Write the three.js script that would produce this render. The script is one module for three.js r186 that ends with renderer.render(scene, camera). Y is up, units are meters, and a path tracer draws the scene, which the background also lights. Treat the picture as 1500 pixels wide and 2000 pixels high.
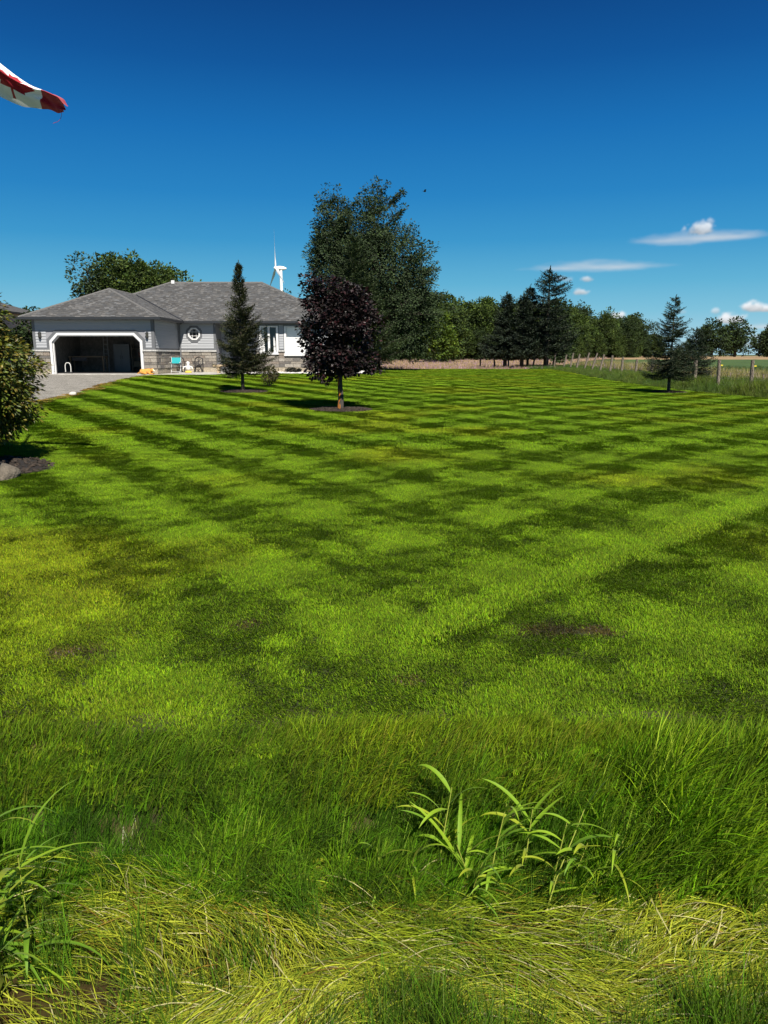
import * as THREE from 'three';
import { mergeGeometries } from 'three/addons/utils/BufferGeometryUtils.js';
import { MarchingCubes } from 'three/addons/objects/MarchingCubes.js';
import { RoundedBoxGeometry } from 'three/addons/geometries/RoundedBoxGeometry.js';

// ------------------------------------------------------------------ camera, sky, sun, exposure
const scene = new THREE.Scene();
const camera = new THREE.PerspectiveCamera(69, 3 / 4, 0.05, 6000);
camera.position.set(0, 1.65, 0);
camera.rotation.set(-11.914 * Math.PI / 180, 0, 0);
const renderer = new THREE.WebGLRenderer({ antialias: true });
renderer.toneMapping = THREE.LinearToneMapping;
renderer.toneMappingExposure = 1.6;
renderer.shadowMap.enabled = true;
const EXPO = 1.6;
const SUN = new THREE.Vector3(0.235, 0.745, 0.625).normalize();
const sun = new THREE.DirectionalLight(new THREE.Color(1.0, 0.94, 0.84), 5);
sun.position.copy(SUN).multiplyScalar(120).add(new THREE.Vector3(0, 0, -30));
sun.target.position.set(0, 0, -30);
sun.castShadow = true;
sun.shadow.mapSize.set(4096, 4096);
Object.assign(sun.shadow.camera, { left: -60, right: 60, top: 60, bottom: -60, near: 1, far: 320 });
scene.add(sun, sun.target);

// ------------------------------------------------------------------ helpers: random, noise
function rng(seed) { let a = seed >>> 0; return () => { a = (a + 0x6D2B79F5) >>> 0; let t = a; t = Math.imul(t ^ (t >>> 15), t | 1); t ^= t + Math.imul(t ^ (t >>> 7), t | 61); return ((t ^ (t >>> 14)) >>> 0) / 4294967296; }; }
function h3(x, y, z) { let n = Math.imul(x | 0, 374761393) ^ Math.imul(y | 0, 668265263) ^ Math.imul(z | 0, 2147483647 ^ 1274126177); n = Math.imul(n ^ (n >>> 13), 1274126177); n ^= n >>> 16; return (n >>> 0) / 4294967296; }
const fade = t => t * t * (3 - 2 * t);
function vnoise(x, y, z = 0) {
  const xi = Math.floor(x), yi = Math.floor(y), zi = Math.floor(z), u = fade(x - xi), v = fade(y - yi), w = fade(z - zi);
  const L = (a, b, t) => a + (b - a) * t;
  const f = k => L(L(h3(xi, yi, k), h3(xi + 1, yi, k), u), L(h3(xi, yi + 1, k), h3(xi + 1, yi + 1, k), u), v);
  return L(f(zi), f(zi + 1), w);
}
function fbm(x, y, z = 0, o = 4) { let s = 0, a = 0.5, n = 0; for (let i = 0; i < o; i++) { s += a * vnoise(x, y, z + i * 7.3); n += a; x *= 2.03; y *= 2.03; a *= 0.5; } return s / n; }
const clamp = (x, a = 0, b = 1) => Math.min(b, Math.max(a, x));
const sstep = (a, b, x) => fade(clamp((x - a) / (b - a)));
const mix = (a, b, t) => a + (b - a) * t;
function lerpTable(T, x) { if (x <= T[0][0]) return T[0][1]; for (let i = 1; i < T.length; i++) if (x <= T[i][0]) return mix(T[i - 1][1], T[i][1], (x - T[i - 1][0]) / (T[i][0] - T[i - 1][0])); return T[T.length - 1][1]; }
const lin = c => { c /= 255; return c <= 0.04045 ? c / 12.92 : ((c + 0.055) / 1.055) ** 2.4; };

// ------------------------------------------------------------------ sky: clear air with a few small fair-weather clouds
{
  const W = 4096, H = 2048, data = new Float32Array(W * H * 4);
  // colour of clear air by elevation in degrees
  const table = [[-90, 150, 190, 205], [0, 176, 214, 226], [1.2, 163, 208, 225], [3, 128, 194, 220], [5, 98, 178, 214], [8, 62, 152, 205], [11, 42, 132, 196], [15, 28, 112, 182], [19, 19, 88, 157], [23, 15, 70, 134], [30, 12, 58, 114], [45, 11, 50, 100], [90, 10, 44, 90]];
  const chan = [1, 2, 3].map(k => table.map(r => [r[0], lin(r[k])]));
  // clouds: azimuth and elevation in degrees, half sizes, density, kind (0 flat streak, 1 puff)
  const C = [
    [21.95, 7.59, 5.2, 0.5, 0.7, 0], [21.84, 8.17, 0.98, 0.62, 0.85, 1], [22.38, 8.59, 0.36, 0.33, 0.4, 1], [19.23, 7.75, 1.46, 0.29, 0.3, 0], [15.08, 5.99, 5.6, 0.44, 0.66, 0], [16.46, 6.09, 2.19, 0.33, 0.35, 0], [14.59, 5.21, 0.47, 0.26, 0.7, 1],
    [14.14, 4.34, 0.58, 0.26, 0.8, 1], [12.99, 5.24, 0.58, 0.29, 0.35, 1], [16.74, 2.64, 0.66, 0.4, 0.95, 1], [25.56, 3.02, 0.91, 0.44, 1, 1], [26.4, 2.9, 0.73, 0.29, 1, 1], [24.25, 2.28, 1.02, 0.51, 1, 1], [23.27, 2.87, 0.29, 0.29, 0.55, 1],
    [25.98, 1.78, 2.19, 0.22, 0.8, 0], [24.77, 1.4, 1.46, 0.22, 0.6, 0], [26.66, 1.11, 1.82, 0.26, 0.8, 0], [22.89, 0.87, 2.01, 0.26, 0.5, 0], [25.62, 0.64, 2.37, 0.29, 0.7, 0], [21.09, 2.85, 0.36, 0.18, 0.3, 1], [11.61, 3.74, 0.66, 0.11, 0.2, 0],
  ];
  const r = rng(77);
  for (let i = 0; i < 70; i++) { const az = 34 + r() * 290, el = 0.6 + r() * r() * 9; C.push([az > 180 ? az - 360 : az, el, 0.5 + r() * 2, 0.2 + r() * 0.4, 0.4 + r() * 0.6, r() < 0.6 ? 1 : 0]); }
  const cl = new Float32Array(W * H), sh = new Float32Array(W * H);
  for (const [az, el, ra, re, den, puff] of C) {
    const cu = (0.25 + az / 360) * W, cv = (el / 180 + 0.5) * H, du = ra / 360 * W, dv = re / 180 * H;
    for (let v = Math.floor(cv - dv * 2.2); v <= cv + dv * 2.2; v++) for (let u = Math.floor(cu - du * 1.8); u <= cu + du * 1.8; u++) {
      const a = (u - cu) / du, b = (v - cv) / dv;
      let n = fbm(u / (puff ? 4.5 : 16), v / (puff ? 3.5 : 3), az * 3.1, 4) - 0.5;
      let e;
      if (puff) { const bb = b < -0.35 ? (b + 0.35) * 3.2 - 0.35 : b; e = 1 - Math.sqrt(a * a + bb * bb) + n * 1.15; e = clamp(e * 2.2); }
      else { e = (1 - a * a) - Math.abs(b) * (b < 0 ? 1.3 : 0.8) + n * 0.9; e = clamp(e * 0.9) * clamp(1.25 - a * a); }
      const k = v * W + ((u % W) + W) % W, al = e * den;
      if (al > cl[k]) { cl[k] = al; sh[k] = puff ? clamp(0.72 + 0.5 * b + n * 0.5, 0.45, 1) : 0.8; }
    }
  }
  for (let v = 0; v < H; v++) {
    const el = (v / H - 0.5) * 180, air = chan.map(t => lerpTable(t, el) / EXPO);
    for (let u = 0; u < W; u++) {
      const k = v * W + u, a = cl[k], s = sh[k] / EXPO;
      data[k * 4] = mix(air[0], 0.88 * s, a); data[k * 4 + 1] = mix(air[1], 0.92 * s, a); data[k * 4 + 2] = mix(air[2], 0.96 * s, a); data[k * 4 + 3] = 1;
    }
  }
  const t = new THREE.DataTexture(data, W, H, THREE.RGBAFormat, THREE.FloatType);
  t.mapping = THREE.EquirectangularReflectionMapping; t.magFilter = THREE.LinearFilter; t.minFilter = THREE.LinearFilter; t.needsUpdate = true;
  scene.background = t; scene.environment = t;
}

// ------------------------------------------------------------------ helpers: objects, materials, geometry
const taken = {};
function numbered(name) { const n = taken[name] = (taken[name] ?? -1) + 1; return n ? `${name}_${String(n).padStart(3, '0')}` : name; }
function mesh(name, geo, mat, parent) {
  const m = new THREE.Mesh(geo, mat); m.name = parent ? name : numbered(name); m.castShadow = m.receiveShadow = true; (parent || scene).add(m); return m;
}
function tag(o, label, category, group) { o.userData.label = label; o.userData.category = category; if (group) o.userData.group = group; return o; }
function thing(name, label, category, pos = [0, 0, 0], turn = 0, group) {
  const g = new THREE.Group(); g.name = numbered(name); g.position.set(...pos); g.rotation.y = turn; scene.add(g); return tag(g, label, category, group);
}
function structure(o) { o.userData.kind = 'structure'; return o; }
function stuff(o, label, category) { o.userData.kind = 'stuff'; o.userData.label = label; o.userData.category = category; return o; }
const M4 = new THREE.Matrix4(), Q = new THREE.Quaternion(), V = (x, y, z) => new THREE.Vector3(x, y, z);
function uvBox(g, s = 1) { // uv in metres by the way each face points
  g = g.index ? g.toNonIndexed() : g;
  if (!g.attributes.normal) g.computeVertexNormals();
  const p = g.attributes.position, n = g.attributes.normal, uv = new Float32Array(p.count * 2);
  for (let i = 0; i < p.count; i++) {
    const ax = Math.abs(n.getX(i)), ay = Math.abs(n.getY(i)), az = Math.abs(n.getZ(i));
    const a = ax > ay && ax > az ? [p.getZ(i), p.getY(i)] : ay > az ? [p.getX(i), p.getZ(i)] : [p.getX(i), p.getY(i)];
    uv[i * 2] = a[0] * s; uv[i * 2 + 1] = a[1] * s;
  }
  g.setAttribute('uv', new THREE.BufferAttribute(uv, 2)); return g;
}
function boxG(x0, x1, y0, y1, z0, z1) { const g = new THREE.BoxGeometry(x1 - x0, y1 - y0, z1 - z0); g.translate((x0 + x1) / 2, (y0 + y1) / 2, (z0 + z1) / 2); return uvBox(g); }
function barG(a, b, r0, r1 = r0, seg = 8) {
  const A = V(...a), B = V(...b), d = B.clone().sub(A), L = d.length();
  const g = new THREE.CylinderGeometry(r1, r0, L, seg, 1); g.translate(0, L / 2, 0);
  g.applyMatrix4(M4.makeRotationFromQuaternion(Q.setFromUnitVectors(V(0, 1, 0), d.normalize()))); g.translate(...a); return g.toNonIndexed();
}
function tubeG(pts, r, seg = 8, n = 24) { return new THREE.TubeGeometry(new THREE.CatmullRomCurve3(pts.map(p => V(...p))), n, r, seg).toNonIndexed(); }
function limbG(pts, r0, r1, seg = 7) { // tapered tube along points
  const c = new THREE.CatmullRomCurve3(pts.map(p => V(...p))), n = Math.max(3, pts.length * 2), g = new THREE.TubeGeometry(c, n, 1, seg), p = g.attributes.position;
  for (let i = 0; i <= n; i++) { const o = c.getPointAt(i / n), r = mix(r0, r1, i / n); for (let j = 0; j <= seg; j++) { const k = i * (seg + 1) + j; p.setXYZ(k, o.x + (p.getX(k) - o.x) * r, o.y + (p.getY(k) - o.y) * r, o.z + (p.getZ(k) - o.z) * r); } }
  return g.toNonIndexed();
}
function join(list) { return mergeGeometries(list.map(g => { g = g.index ? g.toNonIndexed() : g; for (const k of Object.keys(g.attributes)) if (!['position', 'normal', 'uv'].includes(k)) g.deleteAttribute(k); if (!g.attributes.uv) g = uvBox(g); return g; })); }
function poly(points, uvf) { // flat polygon fan, one face
  const pos = [], uv = []; for (let i = 1; i < points.length - 1; i++) for (const k of [0, i, i + 1]) { pos.push(...points[k]); uv.push(...uvf(points[k])); }
  const g = new THREE.BufferGeometry(); g.setAttribute('position', new THREE.Float32BufferAttribute(pos, 3)); g.setAttribute('uv', new THREE.Float32BufferAttribute(uv, 2)); g.computeVertexNormals(); return g;
}
function tex(w, h, fn, srgb = true, rep) {
  const d = new Uint8Array(w * h * 4);
  for (let y = 0; y < h; y++) for (let x = 0; x < w; x++) { const c = fn(x, y), k = (y * w + x) * 4; for (let i = 0; i < 3; i++) d[k + i] = clamp(c.length ? c[i] : c, 0, 255); d[k + 3] = 255; }
  const t = new THREE.DataTexture(d, w, h); t.wrapS = t.wrapT = THREE.RepeatWrapping; t.magFilter = THREE.LinearFilter; t.minFilter = THREE.LinearMipmapLinearFilter; t.generateMipmaps = true;
  if (srgb) t.colorSpace = THREE.SRGBColorSpace; if (rep) t.repeat.set(...rep); t.needsUpdate = true; return t;
}
function tnoise(x, y, per, f, seed, o = 4) { // tiling noise over `per` pixels with f cells
  let s = 0, a = 0.5, n = 0;
  for (let i = 0; i < o; i++) { const c = f * 2 ** i, X = x / per * c, Y = y / per * c, xi = Math.floor(X), yi = Math.floor(Y), u = fade(X - xi), v = fade(Y - yi), g = (p, q) => h3(p % c, q % c, seed + i); s += a * mix(mix(g(xi, yi), g(xi + 1, yi), u), mix(g(xi, yi + 1), g(xi + 1, yi + 1), u), v); n += a; a *= 0.5; }
  return s / n;
}
const grainTex = tex(512, 512, (x, y) => { const n = tnoise(x, y, 512, 8, 3, 6), m = tnoise(x, y, 512, 128, 9, 2); return 175 + 70 * (n - 0.5) + 60 * (m - 0.5); }, true);
const grainBump = tex(512, 512, (x, y) => 255 * tnoise(x, y, 512, 32, 5, 4), false);
function mat(r, g, b, o = {}) { const c = new THREE.Color().setRGB(r, g, b); const { grain, bump, ...rest } = o; const m = new THREE.MeshStandardMaterial({ color: c, roughness: 0.8, ...rest }); if (grain) { m.map = grainTex.clone(); m.map.repeat.set(grain, grain); m.color.multiplyScalar(2.1); } if (bump) { m.bumpMap = grainBump.clone(); m.bumpMap.repeat.set(grain || 1, grain || 1); m.bumpScale = bump; } return m; }
const leafMat = (o = {}) => new THREE.MeshPhysicalMaterial({ vertexColors: true, roughness: 0.9, transmission: 0.3, thickness: 0, side: THREE.DoubleSide, specularIntensity: 0.35, ...o });

// ------------------------------------------------------------------ terrain
function ground(x, z) {
  const d = -z;
  let h = sstep(8, 40, d) * mix(0.56, 0.16, sstep(-7, 12, x));
  h = mix(h, 0.4, sstep(44, 66, d));
  h = mix(h, 1.12, sstep(66, 132, d));
  h += sstep(140, 900, d) * 0.3;
  const near = 1 - sstep(20, 70, d);
  h += near * sstep(3, 5, d) * (0.045 * (fbm(x * 0.35 + 5, z * 0.35, 2, 2) - 0.5) + 0.03 * (fbm(x * 1.1, z * 1.1, 8, 2) - 0.5));
  return h;
}
function ditch(x, z) { // cross section of the roadside ditch, along z
  const w = 0.06 * (fbm(x * 1.3, 4, 6, 2) - 0.5);
  const far = lerpTable([[2.3, -0.53], [2.55, -0.5], [2.72, -0.36], [2.88, -0.15], [2.99, -0.03], [3.06, 0]], -z + w);
  const near = lerpTable([[0.9, 0], [1.25, -0.06], [1.6, -0.3], [1.85, -0.47], [2.05, -0.53]], -z - w);
  return Math.max(-0.6, (-z > 2.15 ? far : near)) + 0.03 * (fbm(x * 4, z * 4, 3, 3) - 0.5);
}
const lawnLeft = z => lerpTable([[3, -14], [12, -12], [17, -10.9], [23, -10.4], [27.5, -10.75], [31, -11.4], [36, -12.1], [38.6, -12.45], [41.2, -12.5], [41.35, -9.4], [43.2, -8.9], [43.8, -8.0], [44.6, -4.2], [45.2, -1.9], [46.2, -1.1], [48, -0.9], [70, -0.9]], -z);
const lawnRight = z => lerpTable([[3, 15], [22, 14.6], [27, 13.75], [32.4, 12.7], [38, 12.7], [44.7, 13.2], [56, 14], [67.5, 14.4], [70, 14.4]], -z);
const lawnBack = x => 67.2 + 0.3 * Math.sin(x * 0.4);
function gridSheet(name, us, vs, f, m, col) {
  const pos = [], uv = [], idx = [], colr = [];
  vs.forEach((v, j) => us.forEach((u, i) => { const p = f(u, v); pos.push(...p); uv.push(p[0], p[2]); if (col) colr.push(...col(p[0], p[2])); if (i && j) { const a = j * us.length + i, b = a - 1, c = a - us.length, d = c - 1; idx.push(d, c, b, b, c, a); } }));
  const g = new THREE.BufferGeometry(); g.setAttribute('position', new THREE.Float32BufferAttribute(pos, 3)); g.setAttribute('uv', new THREE.Float32BufferAttribute(uv, 2)); if (col) g.setAttribute('color', new THREE.Float32BufferAttribute(colr, 3)); g.setIndex(idx); g.computeVertexNormals();
  if (g.attributes.normal.getY(Math.floor(us.length * vs.length / 2)) < 0) { g.setIndex(idx.map((_, k) => idx[k - k % 3 + [0, 2, 1][k % 3]])); g.computeVertexNormals(); }
  return structure(mesh(name, g, m));
}
const range = (a, b, n) => Array.from({ length: n + 1 }, (_, i) => a + (b - a) * i / n);
{
  const fieldTex = tex(1024, 1024, (x, y) => { const n = tnoise(x, y, 1024, 6, 21, 6), m = tnoise(x, y, 1024, 90, 31, 3); const t = clamp(0.5 + (n - 0.5) * 2); return [mix(56, 80, t) + 36 * (m - 0.5), mix(68, 84, t) + 36 * (m - 0.5), mix(22, 34, t) + 20 * (m - 0.5)]; });
  fieldTex.repeat.set(0.12, 0.12);
  const zs = [40, 20, 8, 3, 1, 0, -1, -2, -4, -8, -14, -20, -26, -32, -40, -48, -56, -62, -66, -68, -72, -78, -85, -95, -105, -115, -125, -135, -160, -220, -320, -500, -900, -1800, -4000];
  const xs = [-3000, -1200, -500, -220, -120, -80, -60, -48, -40, -32, -24, -18, -13, -8, -4, 0, 4, 8, 12, 15, 18, 22, 28, 36, 48, 62, 80, 120, 220, 500, 1200, 3000];
  gridSheet('ground', xs, zs, (x, z) => {
    const inLawn = x > lawnLeft(z) + 1 && x < lawnRight(z) - 1 && z > -66 || z > -6;
    return [x, ground(x, z) - (inLawn ? 0.9 : 0.03), z];
  }, new THREE.MeshStandardMaterial({ map: fieldTex, roughness: 1 }));

  // lawn soil and thatch under the blades
  const lawnTex = tex(1024, 1024, (x, y) => { const n = tnoise(x, y, 1024, 5, 41, 6), m = tnoise(x, y, 1024, 160, 51, 2); const t = clamp(0.5 + (n - 0.5) * 2.4); return [mix(30, 50, t) + 60 * (m - 0.5), mix(38, 54, t) + 60 * (m - 0.5), mix(8, 14, t) + 30 * (m - 0.5)]; });
  lawnTex.repeat.set(0.3, 0.3);
  const rows = [...range(3.03, 12, 60), ...range(12.2, 41.1, 90), 41.2, 41.35, ...range(41.6, 67.2, 64)].map(d => -d);
  gridSheet('lawn', range(0, 1, 90), rows, (u, z) => { const x = mix(lawnLeft(z), lawnRight(z), u); return [x, ground(x, z), z]; }, new THREE.MeshStandardMaterial({ map: lawnTex, roughness: 1 }));

  // ditch banks and bed
  const mudTex = tex(512, 512, (x, y) => { const n = tnoise(x, y, 512, 6, 61, 6), m = tnoise(x, y, 512, 60, 71, 3); const t = clamp(0.5 + (n - 0.5) * 2.4); return [mix(44, 72, t) + 30 * (m - 0.5), mix(42, 66, t) + 30 * (m - 0.5), mix(18, 30, t) + 18 * (m - 0.5)]; });
  gridSheet('ditch', range(-12, 12, 240), range(-3.35, -0.9, 60), (x, z) => [x, -z > 3.2 ? mix(ditch(x, z), ground(x, z) - 0.006, sstep(3.2, 3.35, -z)) : ditch(x, z), z], new THREE.MeshStandardMaterial({ map: mudTex, roughness: 1 }));
  gridSheet('verge', range(-12, 12, 24), range(-0.9, 6, 12), (x, z) => [x, -z < 0.89 ? 0 : ditch(x, z), z], new THREE.MeshStandardMaterial({ map: fieldTex, roughness: 1 }));
  const water = new THREE.Mesh(new THREE.PlaneGeometry(24, 0.9, 1, 1), new THREE.MeshPhysicalMaterial({ color: new THREE.Color().setRGB(0.045, 0.032, 0.012), roughness: 0.06, bumpMap: grainBump, bumpScale: 0.004 }));
  water.name = 'ditch_water'; water.rotation.x = -Math.PI / 2; water.position.set(0, -0.518, -2.2); structure(water); water.receiveShadow = true; scene.add(water);

  // fields beyond
  const stubTex = tex(1024, 1024, (x, y) => { const n = tnoise(x, y, 1024, 8, 81, 5), m = tnoise(x, y, 1024, 120, 91, 3); const t = clamp(0.5 + (n - 0.5) * 2.6); return [mix(124, 160, t) + 60 * (m - 0.5), mix(102, 136, t) + 56 * (m - 0.5), mix(70, 98, t) + 50 * (m - 0.5)]; });
  stubTex.repeat.set(0.2, 0.2);
  const stubR = z => lerpTable([[67, 15.4], [80, 18], [100, 26], [128, 40]], -z);
  gridSheet('stubble_field', range(0, 1, 30), range(-67.3, -128, 30), (u, z) => { const x = mix(-70, stubR(z), u); return [x, ground(x, z) + 0.01, z]; }, new THREE.MeshStandardMaterial({ map: stubTex, roughness: 1 }));
  gridSheet('far_stubble_strip', range(0, 1, 20), range(-112, -300, 16), (u, z) => { const x = mix(34 + (-z - 112) * 0.3, 600, u); return [x, ground(x, z) + 0.012, z]; }, new THREE.MeshStandardMaterial({ map: stubTex, roughness: 1 }));
  const cropTex = tex(512, 512, (x, y) => { const n = tnoise(x, y, 512, 8, 101, 5); return [56 + 30 * (n - 0.5), 80 + 36 * (n - 0.5), 24]; });
  cropTex.repeat.set(0.15, 0.15);
  gridSheet('crop_field', range(0, 1, 20), range(-20, -111.6, 30), (u, z) => { const x = mix(lerpTable([[20, 19], [56, 20.5], [67, 21], [80, 23], [112, 36]], -z), 400, u); return [x, ground(x, z) + 0.02, z]; }, new THREE.MeshStandardMaterial({ map: cropTex, roughness: 1 }));

  // gravel driveway, concrete walk, white rock bed
  const gravTex = tex(1024, 1024, (x, y) => { const n = tnoise(x, y, 1024, 200, 111, 2), l = tnoise(x, y, 1024, 8, 121, 4); const v = 122 + 190 * (n - 0.5) + 50 * (l - 0.5); return [v + 4, v, v - 8]; });
  gravTex.repeat.set(0.45, 0.45);
  gridSheet('gravel_driveway', range(0, 1, 40), [...range(-4, -38, 60), ...range(-38.6, -42.45, 8)], (u, z) => { const x = mix(-24, lawnLeft(z) + 0.02 + 0.18 * (fbm(z * 1.2, 3, 1, 3) - 0.5), u); return [x, Math.max(ground(x, z) + 0.012, 0), z]; }, new THREE.MeshStandardMaterial({ map: gravTex, roughness: 1, bumpMap: gravTex, bumpScale: 0.015 }));
}

// ------------------------------------------------------------------ grass
// A patch is a scatter of blades that lean towards +x; every copy is turned the way the mower wheels laid the grass there.
function bladePatch(n, R, L, W, leanLo, leanHi, seed, spread = 0.6) {
  const r = rng(seed), pos = [], col = [];
  for (let i = 0; i < n; i++) {
    const a = r() * 6.283, q = R * Math.sqrt(r()), x = Math.cos(a) * q, z = Math.sin(a) * q;
    const l = L * (0.6 + 0.8 * r()), lean = mix(leanLo, leanHi, r()), az = (r() - 0.5 + r() - 0.5) * 2 * spread, w = W * (0.7 + 0.6 * r());
    const dx = Math.cos(az), dz = Math.sin(az), wx = -dz * w / 2, wz = dx * w / 2;
    const p = (t, b) => [x + dx * l * Math.sin(b) * t, l * Math.cos(b) * t, z + dz * l * Math.sin(b) * t];
    const m = p(0.55, lean * 0.75), e = [m[0] + dx * l * 0.45 * Math.sin(lean * 1.25), m[1] + l * 0.45 * Math.cos(Math.min(1.62, lean * 1.25)), m[2] + dz * l * 0.45 * Math.sin(lean * 1.25)];
    pos.push(x - wx, 0, z - wz, x + wx, 0, z + wz, m[0] + wx, m[1], m[2] + wz, x - wx, 0, z - wz, m[0] + wx, m[1], m[2] + wz, m[0] - wx, m[1], m[2] - wz, m[0] - wx, m[1], m[2] - wz, m[0] + wx, m[1], m[2] + wz, ...e);
    const v = 0.3 + 1.45 * r(), dry = r() < 0.07 ? 1 : 0, c = dry ? [1.6, 1.1, 8] : [0.82 + 0.4 * r(), 1, 0.8 + 0.5 * r()];
    for (let k = 0; k < 9; k++) col.push(c[0] * v, c[1] * v, c[2] * v);
  }
  const g = new THREE.BufferGeometry(); g.setAttribute('position', new THREE.Float32BufferAttribute(pos, 3)); g.setAttribute('color', new THREE.Float32BufferAttribute(col, 3)); return g;
}
function scatter(name, geos, list, m, label, category) { // list of {x,y,z,turn,s,c,v,sy}
  geos.forEach((g, v) => {
    const L = list.filter((_, i) => (list[i].v ?? i) % geos.length === v); if (!L.length) return;
    const im = new THREE.InstancedMesh(g, m, L.length), c = new THREE.Color(), e = new THREE.Euler();
    L.forEach((o, i) => { e.set(o.rx || 0, o.turn, o.rz || 0, 'YXZ'); M4.compose(V(o.x, o.y, o.z), Q.setFromEuler(e), V(o.s, o.s * (o.sy || 1), o.s)); im.setMatrixAt(i, M4); if (o.c) im.setColorAt(i, c.setRGB(...o.c)); });
    im.name = numbered(name); im.castShadow = im.receiveShadow = true; scene.add(im); stuff(im, label, category);
  });
}
const AZ_A = -35 * Math.PI / 180, AZ_B = 45 * Math.PI / 180, STRIPE = 0.727;
const dirA = [Math.sin(AZ_A), -Math.cos(AZ_A)], dirB = [Math.sin(AZ_B), -Math.cos(AZ_B)];
function mowLean(x, z) { // direction the blades were laid in by two passes of the mower
  const wob = 0.05 * (fbm(x * 0.25, z * 0.25, 5, 2) - 0.5);
  const oa = (x * -dirA[1] + z * dirA[0] + wob - 2.82) / STRIPE + 200, ob = (x * -dirB[1] + z * dirB[0] + wob + 2.8) / STRIPE + 200;
  const sa = Math.floor(oa) % 2 ? 1 : -1, sb = Math.floor(ob) % 2 ? 1 : -1;
  const q = sstep(-6, 3, x + (z + 14) * 0.12), wB = mix(0.35, 1.0, q), wA = mix(1, 0.95, q);
  return { ax: dirA[0] * sa, az: dirA[1] * sa, bx: dirB[0] * sb, bz: dirB[1] * sb, share: wB * (sb < 0 ? 1.9 : 1) / (wA * (sa < 0 ? 1.9 : 1) + wB * (sb < 0 ? 1.9 : 1)), fa: oa - Math.floor(oa), fb: ob - Math.floor(ob), ib: Math.floor(ob), sa, sb };
}
const beds = [[-1.2, -20.75, 0.85, 0.62], [-5.06, -27.1, 0.85, 0.7], [11.7, -30.95, 0.7, 0.6], [-6.5, -10.8, 1.6, 1.15]];
const inBed = (x, z, k = 1) => beds.some(([bx, bz, rx, rz]) => ((x - bx) / rx) ** 2 + ((z - bz) / rz) ** 2 < k);
const bare = [[-0.86, -4.42, 0.13, 0.09], [-1.75, -3.95, 0.2, 0.07], [0.1, -3.6, 0.1, 0.05], [1.15, -4.3, 0.3, 0.12]];
const grassMat = leafMat({ color: new THREE.Color(1, 1, 1), transmission: 0.3, roughness: 0.8, specularIntensity: 0.22 });
{
  const near = [1, 2, 3, 4].map(s => bladePatch(330, 0.11, 0.023, 0.0033, 0.4, 1.35, 100 + s, 0.9));
  const mid = [1, 2, 3].map(s => bladePatch(230, 0.14, 0.032, 0.0075, 0.5, 1.25, 200 + s, 0.85));
  const far = [1, 2, 3].map(s => bladePatch(230, 0.22, 0.042, 0.012, 0.5, 1.25, 300 + s, 0.8));
  const r = rng(9), lists = [[], [], []];
  const add = (lst, d0, d1, sp) => {
    for (let d = d0; d < d1; d += sp) {
      const half = d * 0.6 + 2.2;
      for (let x = -half; x < half; x += sp) {
        const X = x + (r() - 0.5) * sp, Z = -d - (r() - 0.5) * sp, k = r(), k2 = r(), k3 = r();
        if (X < lawnLeft(Z) || X > lawnRight(Z) || -Z > lawnBack(X) || inBed(X, Z, 0.9)) continue;
        const m = mowLean(X, Z);
        const n = fbm(X * 0.5, Z * 0.5, 11, 4), y = 0.75 * sstep(0.48, 0.78, n + 0.14 * sstep(-0.5, -3, X) * (1 - sstep(5, 9, d)));
        let c = [mix(0.121, 0.18, y), mix(0.222, 0.232, y), 0.0028];
        const g = (0.68 + 0.5 * k) * (0.72 + 0.56 * vnoise(X * 7, Z * 7, 5)); c = c.map(v => v * g);
        let s = 0.9 + 0.3 * k2;
        if (bare.some(([bx, bz, rx, rz]) => ((X - bx) / rx) ** 2 + ((Z - bz) / rz) ** 2 < 0.6 + k3)) { s *= 0.75; c = [0.11 * g, 0.095 * g, 0.02 * g]; }
        // ridge of standing grass left between two passes
        const ridge = d < 15 && X > 0.2 && (m.ib === 200 && m.fb < 0.05 || m.ib === 199 && m.fb > 0.76), rut = d < 15 && X > 0.2 && m.ib === 200 && m.fb > 0.05 && m.fb < 0.2;
        const turn = ridge ? Math.PI / 2 + (k3 - 0.5) : rut ? -Math.PI / 2 + (k3 - 0.5) : k2 < mix(mix(0.5, 0.26, sstep(-3, 0.5, X)), 0.17, sstep(4.5, 12, d)) ? k3 * 6.28 : (r() < m.share ? Math.atan2(-m.bz, m.bx) : Math.atan2(-m.az, m.ax)) + (k3 - 0.5) * 0.6;
        lst.push({ x: X, y: (d < 3.4 ? Math.min(ground(X, Z), ditch(X, Z)) : ground(X, Z)) - 0.002, z: Z, turn, s: ridge ? s * 1.4 : s, c });
      }
    }
  };
  add(lists[0], 2.93, 13, 0.088); add(lists[1], 12.95, 32, 0.115); add(lists[2], 31.9, 67.4, 0.185);
  scatter('lawn_grass', near, lists[0], grassMat, 'short mown lawn grass nearest the ditch', 'grass');
  scatter('lawn_grass', mid, lists[1], grassMat, 'short mown lawn grass around the small trees', 'grass');
  scatter('lawn_grass', far, lists[2], grassMat, 'short mown lawn grass at the far end of the lawn', 'grass');
  // dry fringe of the lawn along the gravel
  const dry = [];
  for (let i = 0; i < 420; i++) { const z = -14 - r() * 27, x = lawnLeft(z) + (r() - 0.4) * 0.5, g = 0.8 + 0.4 * r(); dry.push({ x, y: ground(x, z), z, turn: r() * 6.28, s: 0.8 + 0.5 * r(), c: [0.3 * g, 0.2 * g, 0.04 * g] }); }
  scatter('dry_edge_grass', mid, dry, grassMat, 'dry straw coloured grass along the gravel edge', 'grass');
}
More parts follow.
